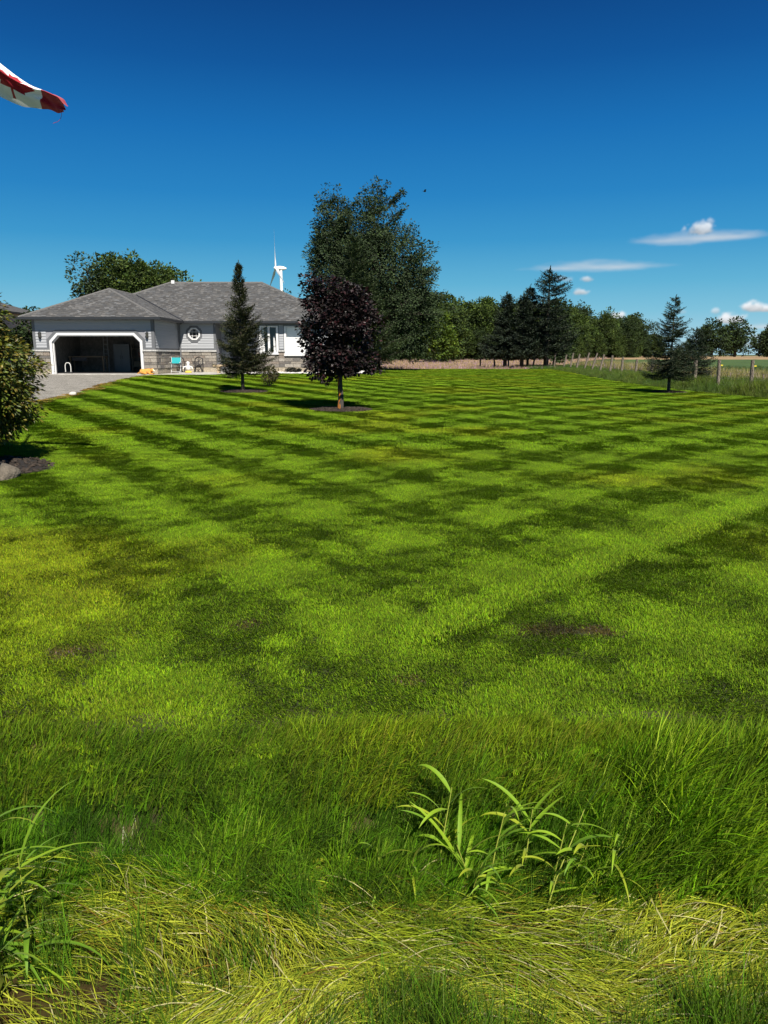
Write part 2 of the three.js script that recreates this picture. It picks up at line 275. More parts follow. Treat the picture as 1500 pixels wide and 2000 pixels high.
// long blades in tufts
function tuft(n, R, L, W, leanLo, leanHi, bias, seed, segs = 4) {
  const r = rng(seed), pos = [], col = [];
  for (let i = 0; i < n; i++) {
    const a = r() * 6.283, q = R * Math.sqrt(r()), l = L * (0.5 + 0.7 * r()), w = W * (0.6 + 0.8 * r()), az = bias === null ? r() * 6.283 : (r() - 0.5 + r() - 0.5) * 1.9 + bias, lean = mix(leanLo, leanHi, r()), bend = 0.3 + 1.1 * r() * r();
    const dx = Math.cos(az), dz = Math.sin(az), tw = r() * 3.14, sx = Math.cos(tw), sz = Math.sin(tw);
    let p = [Math.cos(a) * q, 0, Math.sin(a) * q], th = lean * 0.3, L0 = null;
    const v = 0.4 + 1.15 * r(), dry = r() < 0.07, c = dry ? [1.9, 1.3, 6] : [0.8 + 0.45 * r(), 1, 0.8 + 0.5 * r()];
    for (let k = 0; k <= segs; k++) {
      const t = k / segs, ww = w / 2 * (k === segs ? 0 : 1 - 0.75 * t * t), A = [p[0] - sx * ww, p[1], p[2] - sz * ww], B = [p[0] + sx * ww, p[1], p[2] + sz * ww];
      if (L0) { pos.push(...L0[0], ...L0[1], ...B); let nv = 3; if (k < segs) { pos.push(...L0[0], ...B, ...A); nv = 6; } for (let j = 0; j < nv; j++) col.push(c[0] * v, c[1] * v, c[2] * v); }
      L0 = [A, B]; th += (lean + bend * t) / segs; const st = l / segs; p = [p[0] + dx * Math.sin(th) * st, p[1] + Math.cos(th) * st, p[2] + dz * Math.sin(th) * st];
    }
  }
  const g = new THREE.BufferGeometry(); g.setAttribute('position', new THREE.Float32BufferAttribute(pos, 3)); g.setAttribute('color', new THREE.Float32BufferAttribute(col, 3)); return g;
}
{
  const r = rng(15);
  const geos = [1, 2, 3, 4, 5].map(s => tuft(52, 0.06, 0.33, 0.005, 0.02, 0.75, 0.3, 400 + s, 5));
  const fine = [1, 2, 3].map(s => tuft(60, 0.1, 0.13, 0.0046, 0.2, 1.0, 0.3, 420 + s, 3));
  const bank = [], edge = [];
  for (let i = 0; i < 2000; i++) {
    const x = (r() - 0.5) * 6.4, z = -mix(2.5, 2.92, r()), n = fbm(x * 1.7, z * 2.5, 4, 3), g = (0.5 + 0.75 * r()) * (0.6 + 0.8 * vnoise(x * 5, z * 5, 9));
    if (-z < 2.44 + 0.22 * (fbm(x * 2.1, 7, 44, 3) - 0.2) * (0.5 + r())) continue;
    bank.push({ x, y: ditch(x, z) - 0.01, z, turn: (r() - 0.5) * 3, rx: -0.1 + 0.2 * r(), s: mix(0.5, 1.2, clamp((n - 0.25) * 2)) * (1 - 0.35 * sstep(2.78, 2.92, -z)) * (0.85 + 0.3 * r()), c: [mix(0.05, 0.19, n) * g, mix(0.18, 0.33, n) * g, 0.005 * g] });
  }
  for (let i = 0; i < 1900; i++) {
    const x = (r() - 0.5) * 7, z = -mix(2.84, 3.14, r() ** 1.3), n = fbm(x * 1.3, z * 2, 14, 3), g = 0.75 + 0.5 * r();
    if (n < 0.1 + 0.42 * sstep(2.98, 3.14, -z)) continue;
    edge.push({ x, y: -z < 3.3 ? ditch(x, z) : ground(x, z), z, turn: (r() - 0.5) * 2, s: mix(0.5, 1.1, r()) * (1.1 - 0.5 * sstep(2.85, 3.14, -z)), c: [mix(0.07, 0.18, n) * g, mix(0.16, 0.25, n) * g, 0.004 * g] });
  }
  scatter('bank_grass', geos, bank, grassMat, 'tall uncut grass standing on the far ditch bank', 'grass');
  scatter('bank_grass', fine, edge, grassMat, 'rough ankle high grass where lawn meets the ditch', 'grass');
  const low = [];
  const spots = [[0.08, -1.98, 0.14, 34], [0.28, -1.9, 0.14, 14], [1.3, -1.95, 0.35, 60], [1.0, -1.9, 0.2, 14], [-0.6, -1.84, 0.5, 14], [0.65, -1.86, 0.3, 12], [-1.25, -2.3, 0.12, 14], [1.5, -2.1, 0.25, 26], [0, -2.3, 1.7, 20], [-0.35, -2.45, 0.12, 10], [-0.75, -2.2, 0.3, 12]];
  for (const [sx, sz, sr, n] of spots) for (let i = 0; i < n; i++) { const x = sx + (r() - 0.5) * 2 * sr, z = sz + (r() - 0.5) * 0.22, g = 0.7 + 0.5 * r(); low.push({ x, y: ditch(x, z) - 0.01, z, turn: r() * 6.28, s: 0.5 + 0.45 * r(), c: [0.075 * g, 0.175 * g, 0.006 * g] }); }
  const thin = [1, 2, 3].map(s => tuft(34, 0.06, 0.34, 0.0036, 0.05, 0.5, null, 440 + s, 5));
  scatter('ditch_grass', thin, low, grassMat, 'thin green grass standing in the wet ditch', 'grass');
}
{ // grass laid flat by the water in the ditch
  const r = rng(23), pos = [], col = [];
  for (let i = 0; i < 31000; i++) {
    const x = (r() - 0.5) * 5.4, zz = r(), z = -mix(1.86, 2.66, zz);
    const wet = sstep(-0.45, -1.0, x) * (1 - sstep(2.2, 2.5, -z)); if (r() < wet * 0.8) continue;
    const hole = fbm(x * 2.2, z * 3.2, 40, 3); if (hole < 0.37 && r() < 0.75) continue;
    const flow = 0.1 + (fbm(x * 1.9, z * 3, 50, 3) - 0.5) * 3.6 + (r() - 0.5) * 1.1 + (r() < 0.2 ? 3.14 : 0), l = 0.08 + 0.2 * r(), w = 0.0016 + 0.004 * r() * r() + 0.0006 * r();
    const lift = 0.075 * Math.sqrt(r()) * (0.4 + 1.2 * fbm(x * 3, z * 3, 60, 2)), turnR = (r() - 0.5) * 0.9, arch = 0.02 + 0.04 * r();
    let p = [x, Math.max(ditch(x, z), -0.53) + lift, z], th = flow, L0 = null; const S = 5, tilt = (r() - 0.5) * 0.9;
    const q = fbm(x * 2, z * 3, 70, 3), k = r(), v = 0.5 + 0.85 * r();
    let c = k < 0.1 ? [0.45, 0.42, 0.19] : k < 0.15 ? [0.24, 0.15, 0.02] : k < 0.36 ? [0.11, 0.17, 0.01] : q > 0.5 ? [0.33, 0.37, 0.025] : [0.24, 0.31, 0.015];
    for (let s = 0; s <= S; s++) {
      const t = s / S, ww = w / 2 * (s === S ? 0 : 1 - 0.6 * t * t), nx = -Math.sin(th) * ww, nz = Math.cos(th) * ww;
      const A = [p[0] - nx, p[1] - tilt * ww, p[2] - nz], B = [p[0] + nx, p[1] + tilt * ww, p[2] + nz];
      if (L0) { pos.push(...L0[0], ...L0[1], ...B); let nv = 3; if (s < S) { pos.push(...L0[0], ...B, ...A); nv = 6; } for (let j = 0; j < nv; j++) col.push(c[0] * v, c[1] * v, c[2] * v); }
      L0 = [A, B]; th += turnR / S; const st = l / S; p = [p[0] + Math.cos(th) * st, p[1] + arch * (0.5 - t) * 0.7, p[2] + Math.sin(th) * st]; p[1] = Math.max(p[1], ditch(p[0], p[2]) + 0.004);
    }
  }
  const g = new THREE.BufferGeometry(); g.setAttribute('position', new THREE.Float32BufferAttribute(pos, 3)); g.setAttribute('color', new THREE.Float32BufferAttribute(col, 3));
  stuff(mesh('flattened_grass', g, leafMat({ transmission: 0.2, roughness: 0.42, specularIntensity: 1 })), 'pale yellow green grass lying flat in the ditch', 'grass');
}
// broad leaved reeds: every stem and leaf is a piece of its own
function ribbon(p0, az, rise, len, w, bend, twist = 0, segs = 9) {
  const pos = [], nrm = [], idx = []; let p = V(...p0), th = rise;
  for (let k = 0; k <= segs; k++) {
    const t = k / segs, ww = w / 2 * Math.min(1, 0.35 + t * 3) * (1 - t ** 2.4) ** 0.8 + 0.0004, a = az + Math.PI / 2, tw = twist * t;
    const sx = Math.cos(a) * Math.cos(tw), sz = Math.sin(a) * Math.cos(tw), sy = Math.sin(tw), dip = ww * 0.35;
    pos.push(p.x - sx * ww, p.y - sy * ww + dip, p.z - sz * ww, p.x, p.y, p.z, p.x + sx * ww, p.y + sy * ww + dip, p.z + sz * ww);
    if (k) for (const j of [0, 1]) { const b = k * 3 + j, a0 = b - 3; idx.push(a0, a0 + 1, b + 1, a0, b + 1, b); }
    th -= bend * (0.3 + 1.4 * t) / segs; p = p.clone().add(V(Math.cos(az) * Math.cos(th), Math.sin(th), Math.sin(az) * Math.cos(th)).multiplyScalar(len / segs));
  }
  const g = new THREE.BufferGeometry(); g.setAttribute('position', new THREE.Float32BufferAttribute(pos, 3)); g.setIndex(idx); g.computeVertexNormals(); return g;
}
{
  const rm = [[0.2, 0.35, 0.01], [0.25, 0.4, 0.012], [0.14, 0.28, 0.012], [0.3, 0.37, 0.014]].map(c => new THREE.MeshPhysicalMaterial({ color: new THREE.Color().setRGB(...c), roughness: 0.65, transmission: 0.32, thickness: 0, side: THREE.DoubleSide, specularIntensity: 0.7 }));
  const sm = mat(0.3, 0.34, 0.05, { roughness: 0.6 });
  function reed(pos, label, stem, leaves) { // stem: [dx, dz, height]; leaves: [t on stem, azimuth, rise, length, width, bend, tone]
    const t = thing('reed_plant', label, 'reed', pos, 0, 'broad leaved reeds in the ditch'); t.scale.setScalar(0.95);
    const pts = [[0, -0.03, 0], [stem[0] * 0.3, stem[2] * 0.35, stem[1] * 0.3], [stem[0] * 0.7, stem[2] * 0.72, stem[1] * 0.7], [stem[0], stem[2], stem[1]]];
    mesh('stem', limbG(pts, 0.004, 0.0016, 6), sm, t); const c = new THREE.CatmullRomCurve3(pts.map(p => V(...p)));
    for (const [s, az, rise, len, w, bend, tone] of leaves) { const p = c.getPointAt(clamp(s)); mesh('leaf', ribbon([p.x, p.y, p.z], az, rise, len, w, bend, 0.5), rm[tone % 4], t); }
  }
  const r = rng(31);
  const auto = (n, a0, a1, l0, l1, w = 0.017) => Array.from({ length: n }, (_, i) => [0.12 + 0.86 * (i + r() * 0.6) / n, mix(a0, a1, r()), 0.5 + 0.8 * r(), mix(l0, l1, r()), w * (0.7 + 0.6 * r()), 0.5 + 1.5 * r(), Math.floor(r() * 4)]);
  reed([0.34, -0.4, -2.58], 'reed with one long leaf arching up left, at the middle of the bank', [-0.06, 0.02, 0.2], [[0.2, 3.4, 1.15, 0.42, 0.024, 0.6, 1], [0.5, 3.6, 0.9, 0.26, 0.024, 1.5, 0], ...auto(4, 0, 6.28, 0.16, 0.28)]);
  reed([0.1, -0.42, -2.57], 'short reed with a single bowed leaf over dark grass', [0.02, -0.04, 0.14], [[0.9, 0.3, 1.1, 0.24, 0.022, 2.2, 1], ...auto(4, -1, 2, 0.12, 0.24)]);
  reed([0.22, -0.36, -2.63], 'upright reed behind the long arching leaf', [0.05, -0.02, 0.36], auto(9, 0, 6.28, 0.16, 0.3));
  reed([0.42, -0.4, -2.6], 'leafy reed between the arching leaf and the leaning reed', [0.06, 0, 0.36], auto(10, -0.6, 3.6, 0.16, 0.3));
  reed([0.56, -0.4, -2.62], 'reed with drooping leaves nearest the leaning reed', [0.03, -0.02, 0.32], auto(9, -0.8, 3.8, 0.16, 0.28));
  reed([0.62, -0.47, -2.5], 'tall reed leaning right with a folded top leaf', [0.17, -0.1, 0.42], [[0.98, 0.4, 1.15, 0.22, 0.016, 0.2, 1], [0.62, 0.15, 0.9, 0.3, 0.028, 2.3, 2], [0.25, 0.1, 0.35, 0.19, 0.016, 0.4, 1], [0.08, 0.1, 0.1, 0.27, 0.018, 0.7, 0], [0.1, 0.9, -0.1, 0.2, 0.016, 0.4, 2], [0.8, 3.4, 0.8, 0.16, 0.014, 1.2, 0]]);
  reed([0.5, -0.47, -2.56], 'small reed at the bent root below the leaning reed', [-0.05, 0.02, 0.1], auto(5, 1.5, 4.5, 0.14, 0.26));
  reed([0.34, -0.42, -2.54], 'low reed in front of the leafy reeds at the middle of the bank', [0.04, 0.03, 0.18], auto(7, -0.5, 3.6, 0.16, 0.3));
  reed([0.0, -0.44, -2.6], 'small reed left of the single bowed leaf', [-0.03, 0, 0.2], auto(6, 0, 6.28, 0.12, 0.24));
  reed([0.74, -0.42, -2.58], 'small reed just right of the leaning reed', [0.06, 0, 0.22], auto(6, -1, 2.5, 0.14, 0.28));
  reed([0.66, -0.4, -2.56], 'reed with thin leaves behind the foot of the leaning reed', [0.05, -0.01, 0.3], auto(9, -0.8, 3.6, 0.16, 0.3));
  reed([0.85, -0.42, -2.56], 'rightmost low reed of the group at the middle of the bank', [0.08, 0, 0.24], auto(8, -1, 2.6, 0.16, 0.3));
  const L = [[-1.34, -2.2, 0.6], [-1.26, -2.28, 0.5], [-1.42, -2.3, 0.66], [-1.3, -2.12, 0.42], [-1.5, -2.4, 0.6]];
  const LL = ['tallest reed at the left edge with long drooping leaves', 'reed of the left clump that leans furthest over the water', 'rear reed of the clump at the left edge', 'lowest reed at the bottom left corner', 'reed half out of the frame behind the left clump'];
  L.forEach(([x, z, h], i) => reed([x, -0.5, z], LL[i], [(r() - 0.4) * 0.14, (r() - 0.5) * 0.1, h], auto(14, -0.9, 3.0, 0.22, 0.42, 0.021)));
}

// ------------------------------------------------------------------ house
const PAD = 0.58;
{
  const shingleTex = tex(1024, 1024, (() => {
    // laminated shingles: staggered tabs 0.1 to 0.3 m wide in courses 0.14 m high, over 5.6 by 5.6 m
    const rows = 40, r = rng(5), tabs = [];
    for (let j = 0; j < rows; j++) { const t = []; let x = r() * 40; const x0 = x; while (x < 1024 + x0 - 18) { const w = 26 + r() * 50, k = r(); t.push([x, k < 0.14 ? 122 + r() * 18 : k < 0.42 ? 80 + r() * 12 : 90 + r() * 24, r()]); x += w; } tabs.push(t); }
    return (x, y) => {
      const j = Math.floor(y / 1024 * rows), fy = y / 1024 * rows - j, t = tabs[j]; let c = t[t.length - 1];
      for (const q of t) { if (q[0] > x + (x < t[0][0] ? 1024 : 0)) break; c = q; }
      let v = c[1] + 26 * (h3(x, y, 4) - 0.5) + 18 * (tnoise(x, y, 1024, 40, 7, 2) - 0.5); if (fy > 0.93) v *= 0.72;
      return [v * (1 + 0.04 * (c[2] - 0.3)), v * 0.99, v * (0.95 + 0.05 * (1 - c[2]))];
    };
  })());
  shingleTex.repeat.set(1 / 3.8, 1 / 4.8);
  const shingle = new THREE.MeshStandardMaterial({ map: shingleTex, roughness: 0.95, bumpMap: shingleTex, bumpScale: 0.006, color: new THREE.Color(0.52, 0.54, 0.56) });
  const capMat = mat(0.13, 0.127, 0.125, { grain: 2, roughness: 0.95 });
  const siding = mat(0.33, 0.34, 0.36, { roughness: 0.55 }), trim = mat(0.115, 0.12, 0.13, { roughness: 0.6 }), dark = mat(0.022, 0.024, 0.028, { roughness: 0.45 }), white = mat(0.66, 0.66, 0.66, { roughness: 0.5 });
  const sheath = mat(0.25, 0.25, 0.27), mortar = mat(0.13, 0.12, 0.1, { grain: 3, bump: 0.004 }), found = mat(0.37, 0.32, 0.24, { grain: 2, bump: 0.004 }), ledgeM = mat(0.5, 0.49, 0.47, { roughness: 0.8, grain: 2 });
  const stones = [[0.28, 0.25, 0.21], [0.21, 0.19, 0.165], [0.17, 0.15, 0.135], [0.33, 0.3, 0.26], [0.24, 0.2, 0.165], [0.14, 0.13, 0.12]].map(c => mat(...c, { grain: 2.5, bump: 0.008, roughness: 0.95 }));
  const innerM = mat(0.2, 0.19, 0.18, { grain: 1 }), slabM = mat(0.28, 0.27, 0.26, { grain: 1 });
  const glass = new THREE.MeshPhysicalMaterial({ color: 0xffffff, transmission: 1, thickness: 0, roughness: 0.02, ior: 1.5 });
  const GX0 = -19.5, GX1 = -12.77, GZ = -42.5, MZ = -47.5, MX1 = -2.8, BZ = -58.4, EH = 3.04;
  const H = thing('house', 'grey bungalow with shingled hip roof, stone skirt and open double garage', 'house', [0, PAD, 0]);
  H.position.set(-11, PAD, -48);
  const off = g => g.translate(11, 0, 48);
  const part = (name, g, m, parent = H) => mesh(name, off(g), m, parent);
  const sub = (name, g, m, parent) => mesh(name, off(g), m, parent);
  // walls with their openings
  function wallShape(x0, x1, y1, holes, z, th, flip) {
    const s = new THREE.Shape([[x0, 0], [x1, 0], [x1, y1], [x0, y1]].map(p => new THREE.Vector2(...p)));
    for (const h of holes) s.holes.push(new THREE.Path(h.map(p => new THREE.Vector2(...p))));
    const g = new THREE.ExtrudeGeometry(s, { depth: th, bevelEnabled: false }); g.translate(0, 0, z - th); return uvBox(g);
  }
  const DX0 = -18.46, DX1 = -13.56, DH = 2.13, cut = 0.36;
  const doorHole = [[DX0, -0.001], [DX1, -0.001], [DX1, DH - cut], [DX1 - cut, DH], [DX0 + cut, DH], [DX0, DH - cut]];
  { // garage front: shape with the door notch
    const s = new THREE.Shape([[GX0, 0], [DX0, 0], [DX0, DH - cut], [DX0 + cut, DH], [DX1 - cut, DH], [DX1, DH - cut], [DX1, 0], [GX1, 0], [GX1, EH], [GX0, EH]].map(p => new THREE.Vector2(...p)));
    const g = new THREE.ExtrudeGeometry(s, { depth: 0.18, bevelEnabled: false }); g.translate(0, 0, GZ - 0.18); part('garage_front_wall', uvBox(g), sheath);
  }
  part('garage_side_wall', boxG(GX1 - 0.18, GX1, 0, EH, MZ, GZ - 0.182), sheath);
  part('garage_side_wall', boxG(GX0, GX0 + 0.18, 0, EH, MZ - 0.2, GZ - 0.182), sheath);
  part('garage_back_wall', boxG(GX0 + 0.182, GX1 - 0.182, 0, EH, MZ - 1.2, MZ - 1.0), innerM);
  part('garage_lining', boxG(GX0 + 0.181, GX0 + 0.2, 0.01, 2.6, MZ - 0.99, GZ - 0.184), innerM);
  part('garage_lining', boxG(GX1 - 0.2, GX1 - 0.181, 0.01, 2.6, MZ - 0.99, GZ - 0.184), innerM);
  part('garage_ceiling', boxG(GX0 + 0.2, GX1 - 0.2, 2.62, 2.66, MZ - 0.99, GZ - 0.184), innerM);
  part('garage_floor', boxG(GX0 + 0.2, GX1 - 0.2, -0.1, 0.03, MZ - 0.99, GZ - 0.02), slabM);
  const OX = -11.78, OY = 2.34, OR = 0.33, oct = (R, ph = Math.PI / 8) => Array.from({ length: 8 }, (_, i) => [OX + R * Math.cos(ph + i * Math.PI / 4), OY + R * Math.sin(ph + i * Math.PI / 4)]);
  const PX0 = -10.45, PX1 = -7.95, W1 = [-7.68, -6.62, 1.16, 2.82], W2 = [-6.14, -4.74, 1.08, 2.8];
  part('front_wall', wallShape(GX1 + 0.002, PX0, EH, [oct(OR)], MZ, 0.18), sheath);
  part('front_wall', wallShape(PX1, MX1, EH, [W1, W2].map(([a, b, c, d]) => [[a, c], [b, c], [b, d], [a, d]]), MZ, 0.18), sheath);
  part('porch_side_wall', boxG(PX0 - 0.18, PX0, 0, EH, MZ - 1.6, MZ - 0.182), sheath);
  part('porch_side_wall', boxG(PX1, PX1 + 0.18, 0, EH, MZ - 1.6, MZ - 0.182), sheath);
  part('porch_back_wall', boxG(PX0 - 0.18, PX1 + 0.18, 0, EH, MZ - 1.8, MZ - 1.602), siding);
  part('porch_slab', boxG(PX0 + 0.002, PX1 - 0.002, -0.1, 0.12, MZ - 1.6, MZ + 0.3), slabM);
  const door = part('front_door', boxG(-9.75, -8.8, 0.13, 2.2, MZ - 1.6, MZ - 1.55), mat(0.06, 0.05, 0.05, { roughness: 0.4 }));
  sub('door_handle', barG([-8.9, 1.1, MZ - 1.52], [-8.9, 1.25, MZ - 1.52], 0.02), white, door);
  part('side_wall', boxG(MX1 - 0.18, MX1, 0, EH, BZ, MZ - 0.182), sheath);
  part('side_wall', boxG(GX0, GX0 + 0.18, 0, EH, BZ, MZ - 0.202), sheath);
  part('back_wall', boxG(GX0, MX1, 0, EH, BZ - 0.18, BZ - 0.002), sheath);
  part('house_floor', boxG(-10.2, MX1 - 0.2, 0.3, 0.4, BZ, MZ - 1.85), innerM);
  part('room_wall', boxG(PX1 + 0.2, MX1 - 0.2, 0.42, EH, MZ - 4, MZ - 3.9), mat(0.16, 0.15, 0.14));
  // foundation and stone skirt
  const ST = 1.26;
  function skirt(x0, x1, z, axis, stop = []) { // runs along x at depth z, or along z at x = z
    const n = axis === 'x' ? 1 : 0, g = axis === 'x' ? boxG(x0, x1, 0.3, ST, z, z + 0.03) : boxG(z, z + 0.03, 0.3, ST, x0, x1);
    const sk = part('stone_skirt', g, mortar), f = axis === 'x' ? boxG(x0, x1, -0.3, 0.3, z, z + 0.05) : boxG(z, z + 0.05, -0.3, 0.3, x0, x1); part('foundation', f, found);
    const r = rng(Math.floor(Math.abs(x0 * 13 + z * 7))); let y = 0.315;
    for (const ch of [0.2, 0.15, 0.21, 0.15, 0.2]) {
      let x = x0 + 0.012; const h = ch - 0.014; if (y + h > ST) break;
      while (x < x1 - 0.06) {
        let w = 0.28 + 0.5 * r(); if (x + w > x1 - 0.16) w = x1 - 0.012 - x;
        const d = 0.045 + 0.03 * r(), gg = new RoundedBoxGeometry(axis === 'x' ? w : d, h, axis === 'x' ? d : w, 1, 0.012), a = x + w / 2;
        if (axis === 'x') gg.translate(a, y + h / 2, z + 0.02 + d / 2); else gg.translate(z + 0.02 + d / 2, y + h / 2, a);
        const skip = stop.some(([a0, a1, y0]) => x + w > a0 && x < a1 && y + h > y0);
        if (!skip) sub('stone', uvBox(gg), stones[Math.floor(r() * 6)], sk);
        x += w + 0.014;
      }
      y += ch;
    }
    const l = axis === 'x' ? boxG(x0 - 0.03, x1 + 0.03, ST, ST + 0.085, z, z + 0.13) : boxG(z, z + 0.13, ST, ST + 0.085, x0, x1 - 0.04); part('stone_ledge', l, ledgeM);
  }
  skirt(GX0, DX0 - 0.16, GZ, 'x'); skirt(DX1 + 0.16, GX1 + 0.09, GZ, 'x'); skirt(MZ + 0.1, GZ - 0.001, GX1, 'z');
  skirt(GX1 + 0.14, PX0, MZ, 'x'); skirt(PX1, W1[0] - 0.06, MZ, 'x'); skirt(W1[1] + 0.06, W2[0] - 0.05, MZ, 'x'); skirt(W2[1] + 0.06, MX1, MZ, 'x');
  for (const w of [W1, W2]) { // skirt below a window that reaches under the ledge line
    const x0 = w[0] - 0.058, x1 = w[1] + 0.058, sk = part('stone_skirt', boxG(x0, x1, 0.3, w[2] - 0.08, MZ, MZ + 0.03), mortar); part('foundation', boxG(x0, x1, -0.3, 0.3, MZ, MZ + 0.052), found);
    const r = rng(Math.floor(Math.abs(w[0] * 31))); let y = 0.315;
    for (const ch of [0.2, 0.15, 0.21, 0.15]) { let x = x0; if (y + ch > w[2] - 0.07) break; while (x < x1 - 0.05) { let q = 0.28 + 0.5 * r(); if (x + q > x1 - 0.18) q = x1 - x; const d = 0.045 + 0.03 * r(), gg = new RoundedBoxGeometry(q - 0.006, ch - 0.014, d, 1, 0.012); gg.translate(x + q / 2, y + ch / 2 - 0.007, MZ + 0.02 + d / 2); sub('stone', uvBox(gg), stones[Math.floor(r() * 6)], sk); x += q + 0.008; } y += ch; }
  }
  // lap siding, board by board
  function boards(x0, x1, y0, y1, z, axis = 'x', holes = []) {
    const e = 0.152, B = part('siding_backing', axis === 'x' ? boxG(x0, x1, holes.length ? y1 - 0.02 : y0, y1, z, z + 0.004) : boxG(z, z + 0.004, y0, y1, x0, x1), sheath);
    for (let y = y0; y < y1 - 0.03; y += e) {
      const t = Math.min(e, y1 - y); let spans = [[x0 + 0.001, x1 - 0.001]];
      for (const [hx, hy, hr] of holes) { const dy = Math.max(0, Math.max(y - hy, hy - y - t)); if (dy < hr) { const w = Math.min(hr, hr * 1.38 - dy); spans = spans.flatMap(([a, b]) => [[a, Math.min(b, hx - w)], [Math.max(a, hx + w), b]]).filter(([a, b]) => b - a > 0.02); } }
      for (const [a, b] of spans) {
        const s = new THREE.Shape([[0.004, 0], [0.034, 0], [0.034, 0.016], [0.008, t], [0.004, t]].map(p => new THREE.Vector2(...p))), g = new THREE.ExtrudeGeometry(s, { depth: b - a, bevelEnabled: false });
        if (axis === 'x') { g.rotateY(-Math.PI / 2); g.scale(1, 1, 1); g.translate(b, y, z); } else g.translate(z, y, a);
        sub('siding_board', uvBox(g), siding, B);
      }
    }
  }
  const S0 = ST + 0.085;
  // garage front: grey trim frame round the small lower panels, siding above the door
  part('trim_board', boxG(GX0, GX0 + 0.15, S0, 2.98, GZ, GZ + 0.03), trim); part('trim_board', boxG(GX1 - 0.15, GX1 + 0.012, S0, 2.98, GZ, GZ + 0.03), trim);
  part('trim_board', boxG(GX0 + 0.151, DX0 - 0.3, S0, S0 + 0.12, GZ, GZ + 0.028), trim); part('trim_board', boxG(DX1 + 0.3, GX1 - 0.151, S0, S0 + 0.12, GZ, GZ + 0.028), trim);
  boards(GX0 + 0.151, DX0 - 0.3, S0 + 0.12, 2.4, GZ); boards(DX1 + 0.3, GX1 - 0.151, S0 + 0.12, 2.4, GZ); boards(GX0 + 0.151, GX1 - 0.151, 2.401, 2.98, GZ);
  function ring(outer, inner, z, th) { const s = new THREE.Shape([...outer, ...inner.slice().reverse()].map(p => new THREE.Vector2(...p))); const g = new THREE.ExtrudeGeometry(s, { depth: th, bevelEnabled: false }); g.translate(0, 0, z); return uvBox(g); }
  const arc = (m) => [[DX0 - m, 0], [DX0 - m, DH - cut + m * 0.42], [DX0 + cut - m * 0.42, DH + m], [DX1 - cut + m * 0.42, DH + m], [DX1 + m, DH - cut + m * 0.42], [DX1 + m, 0]];
  part('door_surround', ring(arc(0.13).map(p => [p[0], Math.max(p[1], 0)]), arc(0), GZ + 0.001, 0.07), white);
  { const o = arc(0.3), i = arc(0.131); o[0][1] = o[5][1] = i[0][1] = i[5][1] = S0; part('door_surround', ring(o, i, GZ + 0.001, 0.034), trim); }
  part('door_stop', ring(arc(-0.001), arc(-0.05), GZ - 0.17, 0.12), white);
  part('overhead_door', boxG(DX0, DX1, 2.3, 2.36, GZ - 3.4, GZ - 0.4), mat(0.3, 0.3, 0.3));
  // garage side
  part('trim_board', boxG(GX1, GX1 + 0.03, S0, 2.98, GZ - 0.13, GZ - 0.001), trim);
  boards(MZ + 0.02, GZ - 0.131, S0 + 0.1, 2.98, GX1, 'z'); part('trim_board', boxG(GX1, GX1 + 0.028, S0, S0 + 0.1, MZ + 0.02, GZ - 0.131), trim);
  // main front
  boards(GX1 + 0.1, PX0 - 0.13, S0 + 0.12, 2.98, MZ, 'x', [[OX, OY, OR + 0.13]]); part('trim_board', boxG(GX1 + 0.1, PX0 - 0.131, S0, S0 + 0.12, MZ, MZ + 0.028), trim); part('trim_board', boxG(PX0 - 0.13, PX0 + 0.01, S0, 2.98, MZ, MZ + 0.03), trim);
  const sc = (pts, k) => pts.map(([x, y]) => [OX + (x - OX) * k, OY + (y - OY) * k]);
  function octRing(k1, k0, z, th) { const s = new THREE.Shape(sc(oct(OR), k1).map(p => new THREE.Vector2(...p))); s.holes.push(new THREE.Path(sc(oct(OR), k0).map(p => new THREE.Vector2(...p)))); const g = new THREE.ExtrudeGeometry(s, { depth: th, bevelEnabled: false }); g.translate(0, 0, z); return uvBox(g); }
  part('trim_board', octRing(1.62, 1.2, MZ + 0.002, 0.034), trim);
  const ow = part('octagon_window', octRing(1.2, 0.92, MZ - 0.06, 0.12), white);
  { const s = new THREE.ShapeGeometry(new THREE.Shape(sc(oct(OR), 0.93).map(p => new THREE.Vector2(...p)))); s.translate(0, 0, MZ - 0.04); sub('pane', s, glass, ow); for (const q of [-0.12, 0.12]) { sub('muntin', boxG(OX - OR * 0.9, OX + OR * 0.9, OY + q - 0.012, OY + q + 0.012, MZ - 0.036, MZ - 0.02), white, ow); sub('muntin', boxG(OX + q - 0.012, OX + q + 0.012, OY - OR * 0.9, OY + OR * 0.9, MZ - 0.034, MZ - 0.018), white, ow); } }
  boards(PX1 + 0.1, W1[0] - 0.12, S0 + 0.1, 2.98, MZ); boards(W1[1] + 0.1, W2[0] - 0.1, S0 + 0.1, 2.98, MZ); boards(W2[1] + 0.12, MX1 - 0.12, S0 + 0.1, 2.98, MZ);
  for (const [a, b] of [[PX1 - 0.01, PX1 + 0.1], [W1[0] - 0.12, W1[0] - 0.06], [W1[1] + 0.06, W1[1] + 0.1], [W2[0] - 0.1, W2[0] - 0.06], [W2[1] + 0.06, W2[1] + 0.12], [MX1 - 0.12, MX1 + 0.01]]) part('trim_board', boxG(a, b, S0 + 0.1, 2.98, MZ, MZ + 0.03), trim);
  for (const [a, b] of [[PX1, W1[0] - 0.06], [W1[1] + 0.06, W2[0] - 0.06], [W2[1] + 0.06, MX1]]) part('trim_board', boxG(a, b, S0, S0 + 0.1, MZ, MZ + 0.028), trim);
  part('trim_board', boxG(PX1 + 0.1, MX1 - 0.12, 2.88, 2.98, MZ, MZ + 0.026), trim);
